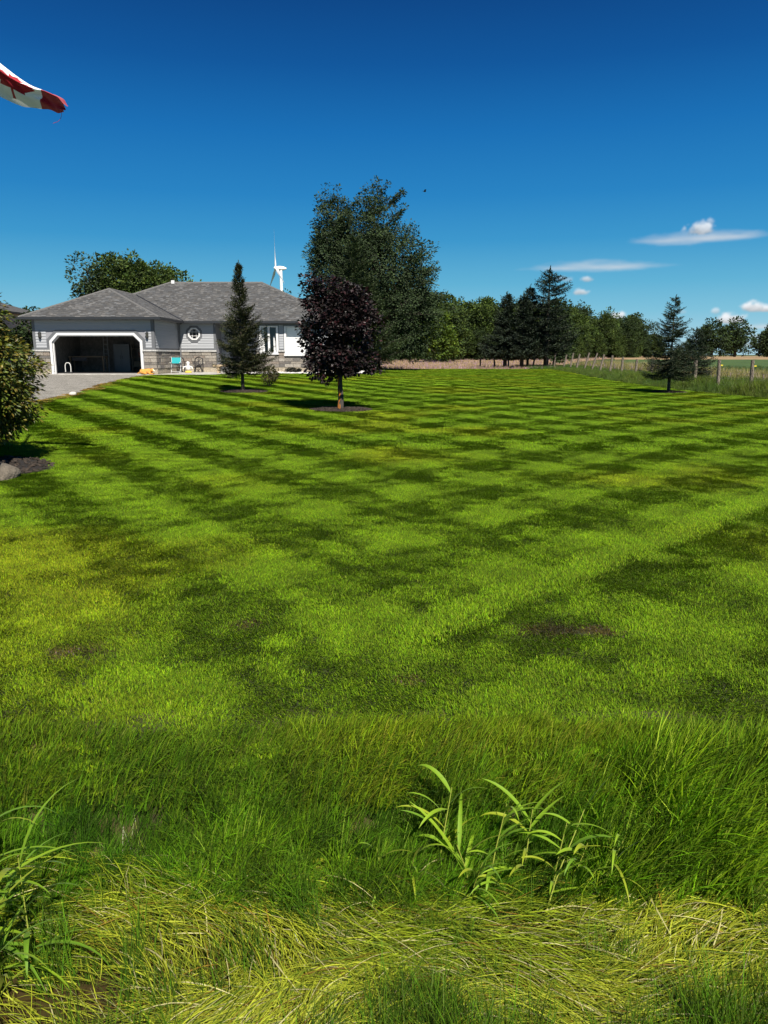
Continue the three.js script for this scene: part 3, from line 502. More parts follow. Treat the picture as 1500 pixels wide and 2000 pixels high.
  function casement(w, split, inside) {
    const [a, b, c, d] = w, F = 0.075, fr = part('window', join([boxG(a - 0.06, a + F, c, d, MZ - 0.1, MZ + 0.05), boxG(b - F, b + 0.06, c, d, MZ - 0.1, MZ + 0.05), boxG(a + F, b - F, d - F, d, MZ - 0.1, MZ + 0.048), boxG(a + F, b - F, c, c + F, MZ - 0.1, MZ + 0.048)]), white);
    sub('window_sill', boxG(a - 0.08, b + 0.08, c - 0.075, c - 0.002, MZ, MZ + 0.13), white, fr);
    const m = (a + b) / 2;
    if (split) sub('mullion', boxG(m - 0.06, m + 0.06, c + F, d - F, MZ - 0.09, MZ + 0.04), white, fr);
    const spans = split ? [[a + F, m - 0.06], [m + 0.06, b - F]] : [[a + F, b - F]];
    for (const [x0, x1] of spans) { const g = new THREE.PlaneGeometry(x1 - x0, d - c - 2 * F); g.translate((x0 + x1) / 2, (c + d) / 2, MZ - 0.03); sub('pane', g, glass, fr); }
    inside(fr, a, b, c, d, m);
  }
  const cloth = mat(0.75, 0.75, 0.75, { roughness: 0.95, side: THREE.DoubleSide });
  function curtain(x0, x1, y0, y1, z, n, slant = 0) { const g = new THREE.PlaneGeometry(1, 1, n * 6, 8), p = g.attributes.position; for (let i = 0; i < p.count; i++) { const u = p.getX(i) + 0.5, v = p.getY(i) + 0.5; p.setXYZ(i, mix(x0, x1, u * (1 - slant * v)) , mix(y0, y1, v), z + 0.025 * Math.sin(u * n * 6.28)); } g.computeVertexNormals(); return g.toNonIndexed(); }
  casement(W1, true, (fr, a, b, c, d, m) => { sub('curtain', curtain(a + 0.07, a + 0.24, c + 0.05, d - 0.05, MZ - 0.16, 2, 0.3), cloth, fr); sub('curtain', curtain(b - 0.28, b - 0.08, c + 0.05, d - 0.6, MZ - 0.16, 3, 0.6), cloth, fr); });
  casement(W2, false, (fr, a, b, c, d) => sub('blind', boxG(a + 0.06, b - 0.06, c + 0.02, d - 0.03, MZ - 0.14, MZ - 0.13), cloth, fr));
  // roofs
  const R0 = EH + 0.06;
  const slopeUV = (o, along, up) => { const A = V(...along).normalize(), U = V(...up).normalize(), O = V(...o); return p => { const d = V(...p).sub(O); return [d.dot(A), d.dot(U)]; }; };
  const E = { x0: -20.5, x1: -2.35, z0: -47.05, z1: -58.95, rz: -53, r0: -14.6, r1: -8.35, rh: 5.9 };
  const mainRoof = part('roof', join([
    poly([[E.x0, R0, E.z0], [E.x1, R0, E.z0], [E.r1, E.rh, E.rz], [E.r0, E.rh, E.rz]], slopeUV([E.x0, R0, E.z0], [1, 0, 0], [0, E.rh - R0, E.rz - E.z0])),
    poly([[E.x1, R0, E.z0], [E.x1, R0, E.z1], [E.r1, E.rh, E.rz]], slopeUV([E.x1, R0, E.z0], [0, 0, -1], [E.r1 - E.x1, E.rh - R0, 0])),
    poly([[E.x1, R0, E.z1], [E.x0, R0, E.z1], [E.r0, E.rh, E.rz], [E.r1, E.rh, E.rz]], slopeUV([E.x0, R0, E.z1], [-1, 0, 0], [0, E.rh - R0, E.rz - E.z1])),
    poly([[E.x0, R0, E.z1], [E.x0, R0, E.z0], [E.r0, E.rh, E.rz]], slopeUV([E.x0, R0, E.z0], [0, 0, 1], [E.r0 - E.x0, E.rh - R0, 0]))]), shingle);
  const G = { x0: -20.02, x1: -12.32, z0: -42.05, ax: -16.3, az: -45.95, ah: 4.9, zb: -51.6 };
  const garRoof = part('garage_roof', join([
    poly([[G.x0, R0 + 0.003, G.z0], [G.x1, R0 + 0.003, G.z0], [G.ax, G.ah, G.az]], slopeUV([G.x0, R0, G.z0], [1, 0, 0], [0, G.ah - R0, G.az - G.z0])),
    poly([[G.x1, R0 + 0.003, G.z0], [G.x1, R0 + 0.003, G.zb], [G.ax, G.ah, G.zb], [G.ax, G.ah, G.az]], slopeUV([G.x1, R0, G.z0], [0, 0, -1], [G.ax - G.x1, G.ah - R0, 0])),
    poly([[G.x0, R0 + 0.003, G.zb], [G.x0, R0 + 0.003, G.z0], [G.ax, G.ah, G.az], [G.ax, G.ah, G.zb]], slopeUV([G.x0, R0, G.z0], [0, 0, 1], [G.ax - G.x0, G.ah - R0, 0]))]), shingle);
  const cap = (a, b, parent) => { const A = V(...a), B = V(...b), n = Math.round(A.distanceTo(B) / 0.3), g = []; for (let i = 0; i < n; i++) { const p = A.clone().lerp(B, i / n), q = A.clone().lerp(B, (i + 1.05) / n); p.y += 0.012; q.y += 0.022; g.push(barG(p.toArray(), q.toArray(), 0.085, 0.085, 5)); } const k = sub('ridge_cap', join(g), capMat, parent); };
  cap([E.r0, E.rh - 0.05, E.rz], [E.r1, E.rh - 0.05, E.rz], mainRoof); cap([E.x1, R0 - 0.05, E.z0], [E.r1, E.rh - 0.05, E.rz], mainRoof); cap([E.r0 - 3.1, E.rh - 1.5, E.rz + 3.1], [E.r0, E.rh - 0.05, E.rz], mainRoof);
  cap([G.x1, R0 - 0.05, G.z0], [G.ax, G.ah - 0.05, G.az], garRoof); cap([G.x0, R0 - 0.05, G.z0], [G.ax, G.ah - 0.05, G.az], garRoof); cap([G.ax, G.ah - 0.05, G.az], [G.ax, G.ah - 0.05, -51], garRoof);
  sub('valley_flashing', barG([G.x1 - 0.02, R0 + 0.01, E.z0 - 0.02], [G.ax, G.ah + 0.012, -50.87], 0.05, 0.05, 6), dark, garRoof);
  sub('roof_vent', boxG(-14.45, -14.25, E.rh - 0.1, E.rh + 0.12, E.rz + 0.1, E.rz + 0.3), white, mainRoof);
  // eaves: soffit, fascia and gutter
  const soff = mat(0.12, 0.125, 0.135, { roughness: 0.6 });
  part('soffit', boxG(G.x0 + 0.02, G.x1 - 0.02, 2.982, 3.0, E.z0 + 0.01, G.z0 - 0.02), soff); part('soffit', boxG(E.x0 + 0.02, E.x1 - 0.02, 2.98, 2.998, E.z1 + 0.02, E.z0 - 0.02), soff);
  const gut = (a, b) => { const g = a[2] === b[2] ? boxG(a[0], b[0], 2.965, 3.095, a[2], a[2] + 0.11) : boxG(a[0], a[0] + (a[3] || 0.11), 2.965, 3.095, b[2], a[2]); part('gutter', g, dark); };
  gut([G.x0 - 0.1, 0, G.z0], [G.x1 + 0.1, 0, G.z0]); gut([G.x1, 0, G.z0 - 0.002], [G.x1, 0, E.z0 + 0.1]); gut([G.x0 - 0.1, 0, G.z0 - 0.002], [G.x0, 0, E.z0]); gut([G.x1, 0, E.z0], [E.x1 + 0.1, 0, E.z0]); gut([E.x1, 0, E.z0 - 0.002], [E.x1, 0, E.z1]);
  part('downspout', join([boxG(GX1 + 0.1, GX1 + 0.18, 0.15, 2.9, MZ + 0.14, MZ + 0.2), barG([GX1 + 0.14, 2.9, MZ + 0.17], [G.x1 + 0.05, 3.0, E.z0 + 0.05], 0.04)]), trim);
  // lanterns beside the garage door
  for (const lx of [-19.06, -13.12]) {
    const l = part('wall_lantern', join([boxG(lx - 0.05, lx + 0.05, 2.0, 2.3, GZ + 0.021, GZ + 0.045), barG([lx, 2.25, GZ + 0.04], [lx, 2.33, GZ + 0.13], 0.015), new THREE.CylinderGeometry(0.035, 0.1, 0.09, 6).translate(lx, 2.28, GZ + 0.14), new THREE.CylinderGeometry(0.075, 0.02, 0.1, 6).translate(lx, 1.97, GZ + 0.14)]), dark);
    sub('lantern_glass', new THREE.CylinderGeometry(0.09, 0.07, 0.21, 6).translate(lx, 2.13, GZ + 0.14), mat(0.05, 0.05, 0.045, { roughness: 0.1 }), l);
  }
  // ------------------------------------------------ ground round the house
  const conc = mat(0.46, 0.44, 0.41, { grain: 0.7, bump: 0.003 });
  const walk = new THREE.Shape([[-13.0, -41.3], [-11.5, -41.25], [-9.5, -41.7], [-9.0, -43], [-8.4, -44], [-7.9, -47.19], [-10.4, -47.19], [-10.4, -47.44], [-12.6, -47.44], [-12.6, -42.2], [-13.0, -42.2]].map(([x, z]) => new THREE.Vector2(x, -z)));
  const wg = new THREE.ExtrudeGeometry(walk, { depth: 0.1, bevelEnabled: false }); wg.rotateX(-Math.PI / 2); wg.translate(0, PAD - 0.085, 0); structure(mesh('concrete_walk', uvBox(wg), conc));
  const slab = boxG(DX0 - 0.2, DX1 + 0.2, PAD - 0.1, PAD + 0.026, GZ - 0.02, GZ + 0.35); structure(mesh('garage_apron', slab, conc));
  { // bed of white landscaping rock
    const r = rng(47), g = []; const edge = [[-8.3, -44.1], [-7.5, -44.0], [-5.5, -44.3], [-3.6, -44.9], [-2.0, -45.3], [-1.25, -46.3], [-1.1, -48], [-1.1, -52], [-2.7, -52], [-2.7, -47.42], [-7.85, -47.42]];
    const s = new THREE.Shape(edge.map(([x, z]) => new THREE.Vector2(x, -z))); const bg = new THREE.ShapeGeometry(s); bg.rotateX(-Math.PI / 2); bg.translate(0, PAD - 0.03, 0);
    structure(mesh('rock_bed', uvBox(bg), mat(0.4, 0.385, 0.36, { grain: 4, bump: 0.02 })));
    const geo = [1, 2, 3].map(k => { const q = new THREE.IcosahedronGeometry(0.07, 1), p = q.attributes.position; for (let i = 0; i < p.count; i++) { const f = 0.75 + 0.5 * vnoise(p.getX(i) * 20 + k * 9, p.getY(i) * 20, p.getZ(i) * 20); p.setXYZ(i, p.getX(i) * f, p.getY(i) * f * 0.7, p.getZ(i) * f); } q.computeVertexNormals(); return q; });
    const list = []; let n = 0; while (list.length < 1500 && n++ < 20000) { const x = mix(-8.4, -1.1, r()), z = mix(-52, -44, r()); let ins = false; for (let i = 0, j = edge.length - 1; i < edge.length; j = i++) { const [xi, zi] = edge[i], [xj, zj] = edge[j]; if ((zi > z) !== (zj > z) && x < (xj - xi) * (z - zi) / (zj - zi) + xi) ins = !ins; } if (!ins) continue; const v = 0.45 + 0.25 * r(); list.push({ x, y: PAD - 0.01, z, turn: r() * 6.28, s: 0.6 + 0.9 * r(), c: [v, v * 0.97, v * 0.92] }); }
    scatter('white_rock', geo, list, new THREE.MeshStandardMaterial({ roughness: 0.9 }), 'white landscaping stones along the house wall', 'gravel');
  }
  // ------------------------------------------------ things round and inside the garage
  const P = PAD + 0.015, wht = mat(0.6, 0.6, 0.58, { roughness: 0.5 }), blk = mat(0.015, 0.015, 0.017, { roughness: 0.4 });
  { // teal camp chair
    const t = thing('camp_chair', 'folding chair with teal fabric back and white legs on the walk', 'chair', [-12.12, P, -44.2], 0.1), teal = mat(0.015, 0.33, 0.36, { roughness: 0.85, side: THREE.DoubleSide });
    const back = new RoundedBoxGeometry(0.5, 0.34, 0.025, 2, 0.01); back.rotateX(-0.16); back.translate(0, 0.73, -0.2); mesh('backrest', back, teal, t);
    const seat = new RoundedBoxGeometry(0.48, 0.02, 0.42, 2, 0.008); seat.translate(0, 0.42, 0.02); mesh('seat', seat, mat(0.06, 0.08, 0.09), t);
    for (const s of [-1, 1]) { mesh('back_post', barG([s * 0.26, 0.38, -0.14], [s * 0.27, 0.93, -0.25], 0.014), wht, t); mesh('leg', barG([s * 0.25, 0, 0.24], [s * 0.26, 0.44, -0.2], 0.014), wht, t); mesh('leg', barG([s * 0.27, 0, -0.24], [s * 0.26, 0.62, 0.22], 0.014), wht, t); mesh('armrest', boxG(s * 0.27 - 0.03, s * 0.27 + 0.03, 0.61, 0.635, -0.2, 0.26), wht, t); }
    mesh('stretcher', barG([-0.26, 0.1, 0.2], [0.26, 0.1, 0.2], 0.01), wht, t);
  }
  function metalChair(pos, turn, label, name) { // arched openwork back
    const t = thing(name, label, 'chair', pos, turn);
    const arch = [[-0.23, 0.02, -0.2], [-0.24, 0.6, -0.22], [-0.2, 0.82, -0.24], [0, 0.93, -0.25], [0.2, 0.82, -0.24], [0.24, 0.6, -0.22], [0.23, 0.02, -0.2]];
    mesh('back_frame', tubeG(arch, 0.03, 6, 40), blk, t);
    const sg = new THREE.CylinderGeometry(0.25, 0.24, 0.035, 20); sg.translate(0, 0.44, 0); mesh('seat', sg, blk, t);
    for (const s of [-1, 1]) { mesh('leg', limbG([[s * 0.17, 0.44, 0.16], [s * 0.2, 0.2, 0.2], [s * 0.23, 0, 0.25]], 0.022, 0.016), blk, t); mesh('back_scroll', tubeG([[0, 0.46, -0.2], [s * 0.14, 0.58, -0.22], [s * 0.02, 0.7, -0.23], [s * 0.14, 0.82, -0.24]], 0.016, 5, 20), blk, t); mesh('armrest', tubeG([[s * 0.24, 0.62, -0.2], [s * 0.28, 0.66, 0.02], [s * 0.25, 0.45, 0.18]], 0.016, 5, 14), blk, t); }
    mesh('back_splat', tubeG([[0, 0.46, -0.2], [0, 0.92, -0.25]], 0.018, 5, 4), blk, t);
  }
  metalChair([-12.42, P, -46.5], 0.5, 'black metal chair against the shaded wall behind the teal chair', 'metal_chair');
  metalChair([-11.42, P, -46.7], 0.05, 'black openwork chair with arched back against the stone wall', 'metal_chair');
  { // small white ornament on a yellow base
    const t = thing('garden_ornament', 'small white ornament on a yellow base beside the teal chair', 'ornament', [-11.72, P, -45.4]);
    const pr = [[0, 0], [0.2, 0], [0.21, 0.05], [0.12, 0.12], [0.09, 0.12]].map(p => new THREE.Vector2(...p)); mesh('base', new THREE.LatheGeometry(pr, 16), mat(0.6, 0.45, 0.06), t);
    const body = [[0.0, 0.12], [0.12, 0.13], [0.17, 0.26], [0.13, 0.4], [0.07, 0.46], [0.11, 0.55], [0.1, 0.64], [0.0, 0.68]].map(p => new THREE.Vector2(...p)); mesh('body', new THREE.LatheGeometry(body, 14), wht, t);
    for (const s of [-1, 1]) mesh('arm', limbG([[s * 0.12, 0.36, 0], [s * 0.24, 0.34, 0.05], [s * 0.27, 0.22, 0.1]], 0.05, 0.035), wht, t);
  }
  { // plank bench near the porch
    const t = thing('plank_bench', 'low tan plank bench behind the narrow spruce', 'bench', [-8.95, P, -44.9], -0.05), w = mat(0.46, 0.35, 0.22, { grain: 1.5 });
    const top = new RoundedBoxGeometry(2.3, 0.12, 0.4, 2, 0.02); top.translate(0, 0.42, 0); mesh('seat', uvBox(top), w, t); for (const s of [-1, 1]) { const l = new RoundedBoxGeometry(0.16, 0.37, 0.34, 2, 0.02); l.translate(s * 0.85, 0.175, 0); mesh('leg', uvBox(l), w, t); }
  }
  { // dog lying by the garage corner
    const R = 44, mc = new MarchingCubes(R, new THREE.MeshStandardMaterial(), false, false, 60000), half = 0.6;
    const caps = [[-0.3, 0.17, 0, 0.17, 0.12, 0.19, 0.0, 0.155], [0.1, 0.19, 0, 0.155, 0.26, 0.23, 0.02, 0.1], [0.26, 0.23, 0.02, 0.085, 0.38, 0.27, 0.07, 0.085], [0.38, 0.26, 0.07, 0.075, 0.49, 0.21, 0.11, 0.045], [-0.3, 0.15, 0.1, 0.13, -0.14, 0.08, 0.2, 0.06], [-0.14, 0.06, 0.2, 0.05, 0.02, 0.04, 0.22, 0.035], [0.14, 0.12, 0.1, 0.08, 0.22, 0.05, 0.18, 0.045], [0.22, 0.045, 0.18, 0.042, 0.44, 0.035, 0.22, 0.032], [0.16, 0.1, -0.1, 0.07, 0.42, 0.035, -0.06, 0.032], [-0.42, 0.12, 0, 0.05, -0.58, 0.05, 0.12, 0.03], [0.36, 0.3, 0.0, 0.035, 0.33, 0.22, -0.03, 0.025], [0.38, 0.3, 0.13, 0.035, 0.35, 0.22, 0.16, 0.025]];
    const sd = (x, y, z) => { let s = 0; for (const [ax, ay, az, ra, bx, by, bz, rb] of caps) { const dx = bx - ax, dy = by - ay, dz = bz - az, t = clamp(((x - ax) * dx + (y - ay) * dy + (z - az) * dz) / (dx * dx + dy * dy + dz * dz)); s += Math.exp(-38 * (Math.hypot(x - ax - dx * t, y - ay - dy * t, z - az - dz * t) - mix(ra, rb, t))); } return -Math.log(s) / 38; };
    for (let k = 0; k < R; k++) for (let j = 0; j < R; j++) for (let i = 0; i < R; i++) { const c = a => (a - R / 2) / (R / 2) * half * 1.02; mc.field[k * R * R + j * R + i] = -sd(c(i), c(j) + 0.3, c(k)); }
    mc.isolation = 0; mc.update();
    const pos = mc.positionArray.slice(0, mc.count * 3), nor = mc.normalArray.slice(0, mc.count * 3); for (let i = 0; i < pos.length; i += 3) { pos[i] *= half * 1.02; pos[i + 1] = Math.max(0, pos[i + 1] * half * 1.02 + 0.3); pos[i + 2] *= half * 1.02; }
    const g = new THREE.BufferGeometry(); g.setAttribute('position', new THREE.BufferAttribute(pos, 3)); g.setAttribute('normal', new THREE.BufferAttribute(nor, 3));
    const col = []; for (let i = 0; i < pos.length; i += 3) { const n = vnoise(pos[i] * 14, pos[i + 1] * 14, pos[i + 2] * 14), w = sstep(0.4, 0.5, pos[i]) * sstep(0.16, 0.2, pos[i + 1]); col.push(mix(mix(0.5, 0.72, n), 0.75, w), mix(mix(0.2, 0.36, n), 0.7, w), mix(0.03, 0.09, n) + 0.5 * w); }
    g.setAttribute('color', new THREE.Float32BufferAttribute(col, 3));
    const d = mesh('dog', g, new THREE.MeshStandardMaterial({ vertexColors: true, roughness: 0.95 })); tag(d, 'golden orange dog lying beside the garage door corner', 'dog'); d.position.set(-13.05, P + 0.005, -41.75); d.scale.setScalar(0.86);
  }
  // inside the garage
  { const t = thing('workbench', 'dark workbench at the left side inside the garage', 'workbench', [-18.2, PAD + 0.03, -46.6]), w = mat(0.2, 0.15, 0.1); mesh('worktop', boxG(-1.0, 1.2, 0.9, 0.96, -0.35, 0.35), w, t); for (const [x, z] of [[-0.9, -0.3], [1.1, -0.3], [-0.9, 0.3], [1.1, 0.3]]) mesh('leg', boxG(x - 0.04, x + 0.04, 0, 0.899, z - 0.04, z + 0.04), w, t); mesh('drawer', boxG(-0.8, 0.1, 0.68, 0.88, 0.2, 0.345), mat(0.09, 0.09, 0.1), t); }
  { const t = thing('ladder', 'pale aluminium ladder standing upright inside the garage', 'ladder', [-17.3, PAD + 0.03, -47.4], 0.25); const m = mat(0.3, 0.31, 0.32, { roughness: 0.5 }); for (const s of [-1, 1]) mesh('rail', barG([s * 0.14, 0, 0.1], [s * 0.12, 2.2, -0.15], 0.028), m, t); for (let i = 0; i < 7; i++) mesh('rung', boxG(-0.13, 0.13, 0.25 + i * 0.28, 0.28 + i * 0.28, 0.03 - i * 0.032, 0.1 - i * 0.032), m, t); }
  { const t = thing('storage_cabinet', 'tall grey cabinet at the back of the garage', 'cabinet', [-16.4, PAD + 0.03, -47.9]), m = mat(0.14, 0.16, 0.18, { roughness: 0.5 }); mesh('body', boxG(-0.5, 0.5, 0, 1.7, -0.3, 0.3), m, t); for (const s of [-1, 1]) { const d = mesh('cabinet_door', boxG(Math.min(s * 0.01, s * 0.48), Math.max(s * 0.01, s * 0.48), 0.06, 1.66, 0.301, 0.32), m, t); mesh('handle', boxG(s * 0.06 - 0.01, s * 0.06 + 0.01, 0.8, 1.0, 0.321, 0.34), blk, d); } }
  { const t = thing('shelf_rack', 'long shelf rack across the right side of the garage', 'shelf', [-14.6, PAD + 0.03, -48.0]), m = mat(0.2, 0.17, 0.13); for (const y of [0.3, 0.85, 1.4]) mesh('shelf', boxG(-1.25, 1.25, y, y + 0.04, -0.25, 0.25), m, t); for (const [x, z] of [[-1.22, -0.22], [1.22, -0.22], [-1.22, 0.22], [1.22, 0.22]]) mesh('post', boxG(x - 0.025, x + 0.025, 0, 1.9, z - 0.025, z + 0.025), m, t); }
  const boxes = [[-15.5, 0.34, 0.5, 0.3, [0.2, 0.15, 0.1], 'brown box at the left end of the bottom shelf'], [-14.6, 0.34, 0.6, 0.34, [0.05, 0.08, 0.15], 'dark blue bin in the middle of the bottom shelf'], [-13.9, 0.89, 0.5, 0.36, [0.2, 0.2, 0.2], 'grey bin at the right end of the middle shelf'], [-15.2, 0.89, 0.42, 0.3, [0.22, 0.08, 0.05], 'reddish box on the middle shelf'], [-14.4, 1.44, 0.7, 0.3, [0.18, 0.15, 0.11], 'wide box on the top shelf of the garage']];
  for (const [x, y, w, h, c, label] of boxes) { const t = thing('storage_box', label, 'box', [x, PAD + 0.03 + y, -48.0], 0, 'boxes on the garage shelves'); const b = new RoundedBoxGeometry(w, h, 0.4, 2, 0.015); b.translate(0, h / 2 + 0.001, 0); mesh('body', b, mat(...c), t); mesh('lid', boxG(-w / 2 - 0.015, w / 2 + 0.015, h + 0.002, h + 0.035, -0.215, 0.215), mat(c[0] * 0.7, c[1] * 0.7, c[2] * 0.7), t); }
  { const t = thing('hand_cart', 'small cart with white bent handle inside the left door jamb', 'cart', [-17.95, PAD + 0.03, -43.1], 0.2); mesh('handle', tubeG([[-0.14, 0.05, 0], [-0.14, 0.45, 0], [-0.08, 0.58, 0], [0.08, 0.58, 0], [0.14, 0.45, 0], [0.14, 0.05, 0]], 0.025, 6, 30), wht, t); mesh('tray', boxG(-0.18, 0.18, 0.06, 0.09, -0.25, 0.04), blk, t); for (const s of [-1, 1]) { const w = new THREE.TorusGeometry(0.05, 0.02, 6, 14); w.rotateY(Math.PI / 2); w.translate(s * 0.2, 0.07, 0); mesh('wheel', w, blk, t); } }
  { // white field stone on the lawn edge
    const q = new THREE.IcosahedronGeometry(0.16, 3), p = q.attributes.position; for (let i = 0; i < p.count; i++) { const f = 0.7 + 0.5 * fbm(p.getX(i) * 6 + 3, p.getY(i) * 6, p.getZ(i) * 6, 3); p.setXYZ(i, p.getX(i) * f * 1.3, p.getY(i) * f * 0.75, p.getZ(i) * f); } q.computeVertexNormals();
    const o = tag(mesh('field_stone', q, mat(0.5, 0.48, 0.43, { roughness: 0.95 })), 'pale field stone at the corner of gravel and lawn', 'stone'); o.position.set(-10.5, ground(-10.5, -25.4) + 0.04, -25.4); o.scale.setScalar(0.72);
  }
}
{ // neighbouring building at the left edge
  const wallM = mat(0.36, 0.36, 0.4, { roughness: 0.6 }), rf = mat(0.08, 0.078, 0.076, { grain: 1 }), dk = mat(0.03, 0.033, 0.04, { roughness: 0.5 });
  const t = thing('outbuilding', 'neighbouring pale ribbed building with deep dark eaves at the left edge', 'building', [-40.1, 0.5, -62]);
  mesh('wall', boxG(-8, 6.9, 0, 4.75, -10, 0), wallM, t); for (let i = 0; i < 42; i++) { const x = 6.85 - i * 0.3; mesh('rib', boxG(x - 0.04, x + 0.04, 0.02, 4.74, 0, 0.05), wallM, t); }
  const g = join([poly([[-9, 4.82, 1.3], [7.9, 4.82, 1.3], [3, 6.7, -5], [-9, 6.7, -5]], p => [p[0], p[2]]), poly([[7.9, 4.82, 1.3], [7.9, 4.82, -11.3], [3, 6.7, -5]], p => [p[2], p[0]]), poly([[7.9, 4.82, -11.3], [-9, 4.82, -11.3], [-9, 6.7, -5], [3, 6.7, -5]], p => [p[0], p[2]])]);
  mesh('roof', g, rf, t); mesh('soffit', boxG(-9, 7.88, 4.72, 4.8, -11.2, 1.28), dk, t); mesh('gutter', boxG(-9, 8.0, 4.68, 4.84, 1.282, 1.42), dk, t);
  mesh('downspout', tubeG([[7.6, 4.7, 1.35], [7.4, 4.4, 0.9], [6.9, 4.2, 0.12], [6.85, 3.8, 0.1], [6.85, 0.1, 0.1]], 0.09, 6, 30), dk, t);
}

// ------------------------------------------------------------------ trees
const barkTex = tex(256, 256, (x, y) => { const n = tnoise(x * 3 % 256, y, 256, 16, 131, 4), m = tnoise(x, y, 256, 6, 141, 4); const v = 90 + 120 * (n - 0.5) + 60 * (m - 0.5); return [v, v * 0.93, v * 0.84]; });
const bark = new THREE.MeshStandardMaterial({ map: barkTex, roughness: 1, color: new THREE.Color(0.55, 0.52, 0.5), bumpMap: barkTex, bumpScale: 0.01 });
class Leaves {
  constructor() { this.p = []; this.c = []; }
  leaf(x, y, z, d, n, l, w, c, fold = 0.25) { // base, direction, normal
    const s = [d[1] * n[2] - d[2] * n[1], d[2] * n[0] - d[0] * n[2], d[0] * n[1] - d[1] * n[0]], f = w * fold, m = 0.45 * l;
    const A = [x + d[0] * m + s[0] * w + n[0] * f, y + d[1] * m + s[1] * w + n[1] * f, z + d[2] * m + s[2] * w + n[2] * f], B = [x + d[0] * m - s[0] * w + n[0] * f, y + d[1] * m - s[1] * w + n[1] * f, z + d[2] * m - s[2] * w + n[2] * f], T = [x + d[0] * l, y + d[1] * l, z + d[2] * l];
    this.p.push(x, y, z, ...T, ...A, x, y, z, ...B, ...T); for (let i = 0; i < 6; i++) this.c.push(...c);
  }
  geo() { const g = new THREE.BufferGeometry(); g.setAttribute('position', new THREE.Float32BufferAttribute(this.p, 3)); g.setAttribute('color', new THREE.Float32BufferAttribute(this.c, 3)); return g; }
}
const norm = a => { const l = Math.hypot(...a) || 1; return [a[0] / l, a[1] / l, a[2] / l]; };
const rdir = r => { const z = r() * 2 - 1, a = r() * 6.283, q = Math.sqrt(1 - z * z); return [q * Math.cos(a), z, q * Math.sin(a)]; };
function pick(pal, r) { const c = pal[Math.floor(r() * pal.length)], v = 0.7 + 0.6 * r(); return [c[0] * v, c[1] * v, c[2] * v]; }
// crown from lobes: clumps of leaves spread through the outer part of each lobe
function crown(o, seed) {
  const r = rng(seed), L = new Leaves(), clumps = [], vol = o.lobes.map(l => l.r[0] * l.r[1] + l.r[0] * l.r[2] + l.r[1] * l.r[2]), tot = vol.reduce((a, b) => a + b);
  for (let i = 0; i < o.clumps; i++) {
    let k = 0, q = r() * tot; while (q > vol[k] && k < vol.length - 1) q -= vol[k++];
    const l = o.lobes[k], d = rdir(r), R = o.rough || 0.56, rough = 1 - R / 2 + R * vnoise(d[0] * 3 + k * 7, d[1] * 3, d[2] * 3 + seed), f = (0.5 + 0.5 * Math.sqrt(r())) * rough;
    clumps.push([l.c[0] + d[0] * l.r[0] * f, l.c[1] + d[1] * l.r[1] * f, l.c[2] + d[2] * l.r[2] * f, d, k, f]);
  }
  for (const s of o.shoots || []) { const n = 9; for (let i = 0; i < n; i++) { const t = i / (n - 1); clumps.push([mix(s[0], s[3], t), mix(s[1], s[4], t), mix(s[2], s[5], t), norm([s[3] - s[0], s[4] - s[1], s[5] - s[2]]), -1, 1 - 0.5 * t]); } }
  for (const [cx, cy, cz, d, k] of clumps) {
    const cr = o.clumpR * (0.6 + 0.8 * r()) * (k < 0 ? 0.5 : 1), tone = 0.75 + 0.5 * r(), n = Math.round(o.per * (0.6 + 0.8 * r()) * (k < 0 ? 0.6 : 1));
    for (let i = 0; i < n; i++) {
      const e = rdir(r), q = cr * Math.cbrt(r()), out = norm([d[0] * 0.6 + e[0], d[1] * 0.4 + e[1] * 0.7 + (o.droop || 0), d[2] * 0.6 + e[2]]);
      let nn = norm([rdir(r)[0] * 0.7 + d[0] * 0.5, 0.75, rdir(r)[2] * 0.7 + d[2] * 0.5]); const dt = nn[0] * out[0] + nn[1] * out[1] + nn[2] * out[2]; nn = norm([nn[0] - out[0] * dt, nn[1] - out[1] * dt, nn[2] - out[2] * dt]);
      const s = 0.7 + 0.6 * r(), c = pick(o.pal, r); L.leaf(cx + e[0] * q, cy + e[1] * q * 0.8, cz + e[2] * q, out, nn, o.leaf * s, o.leaf * (o.wide || 0.32) * s, c.map(v => v * tone));
    }
  }
  return { geo: L.geo(), clumps };
}
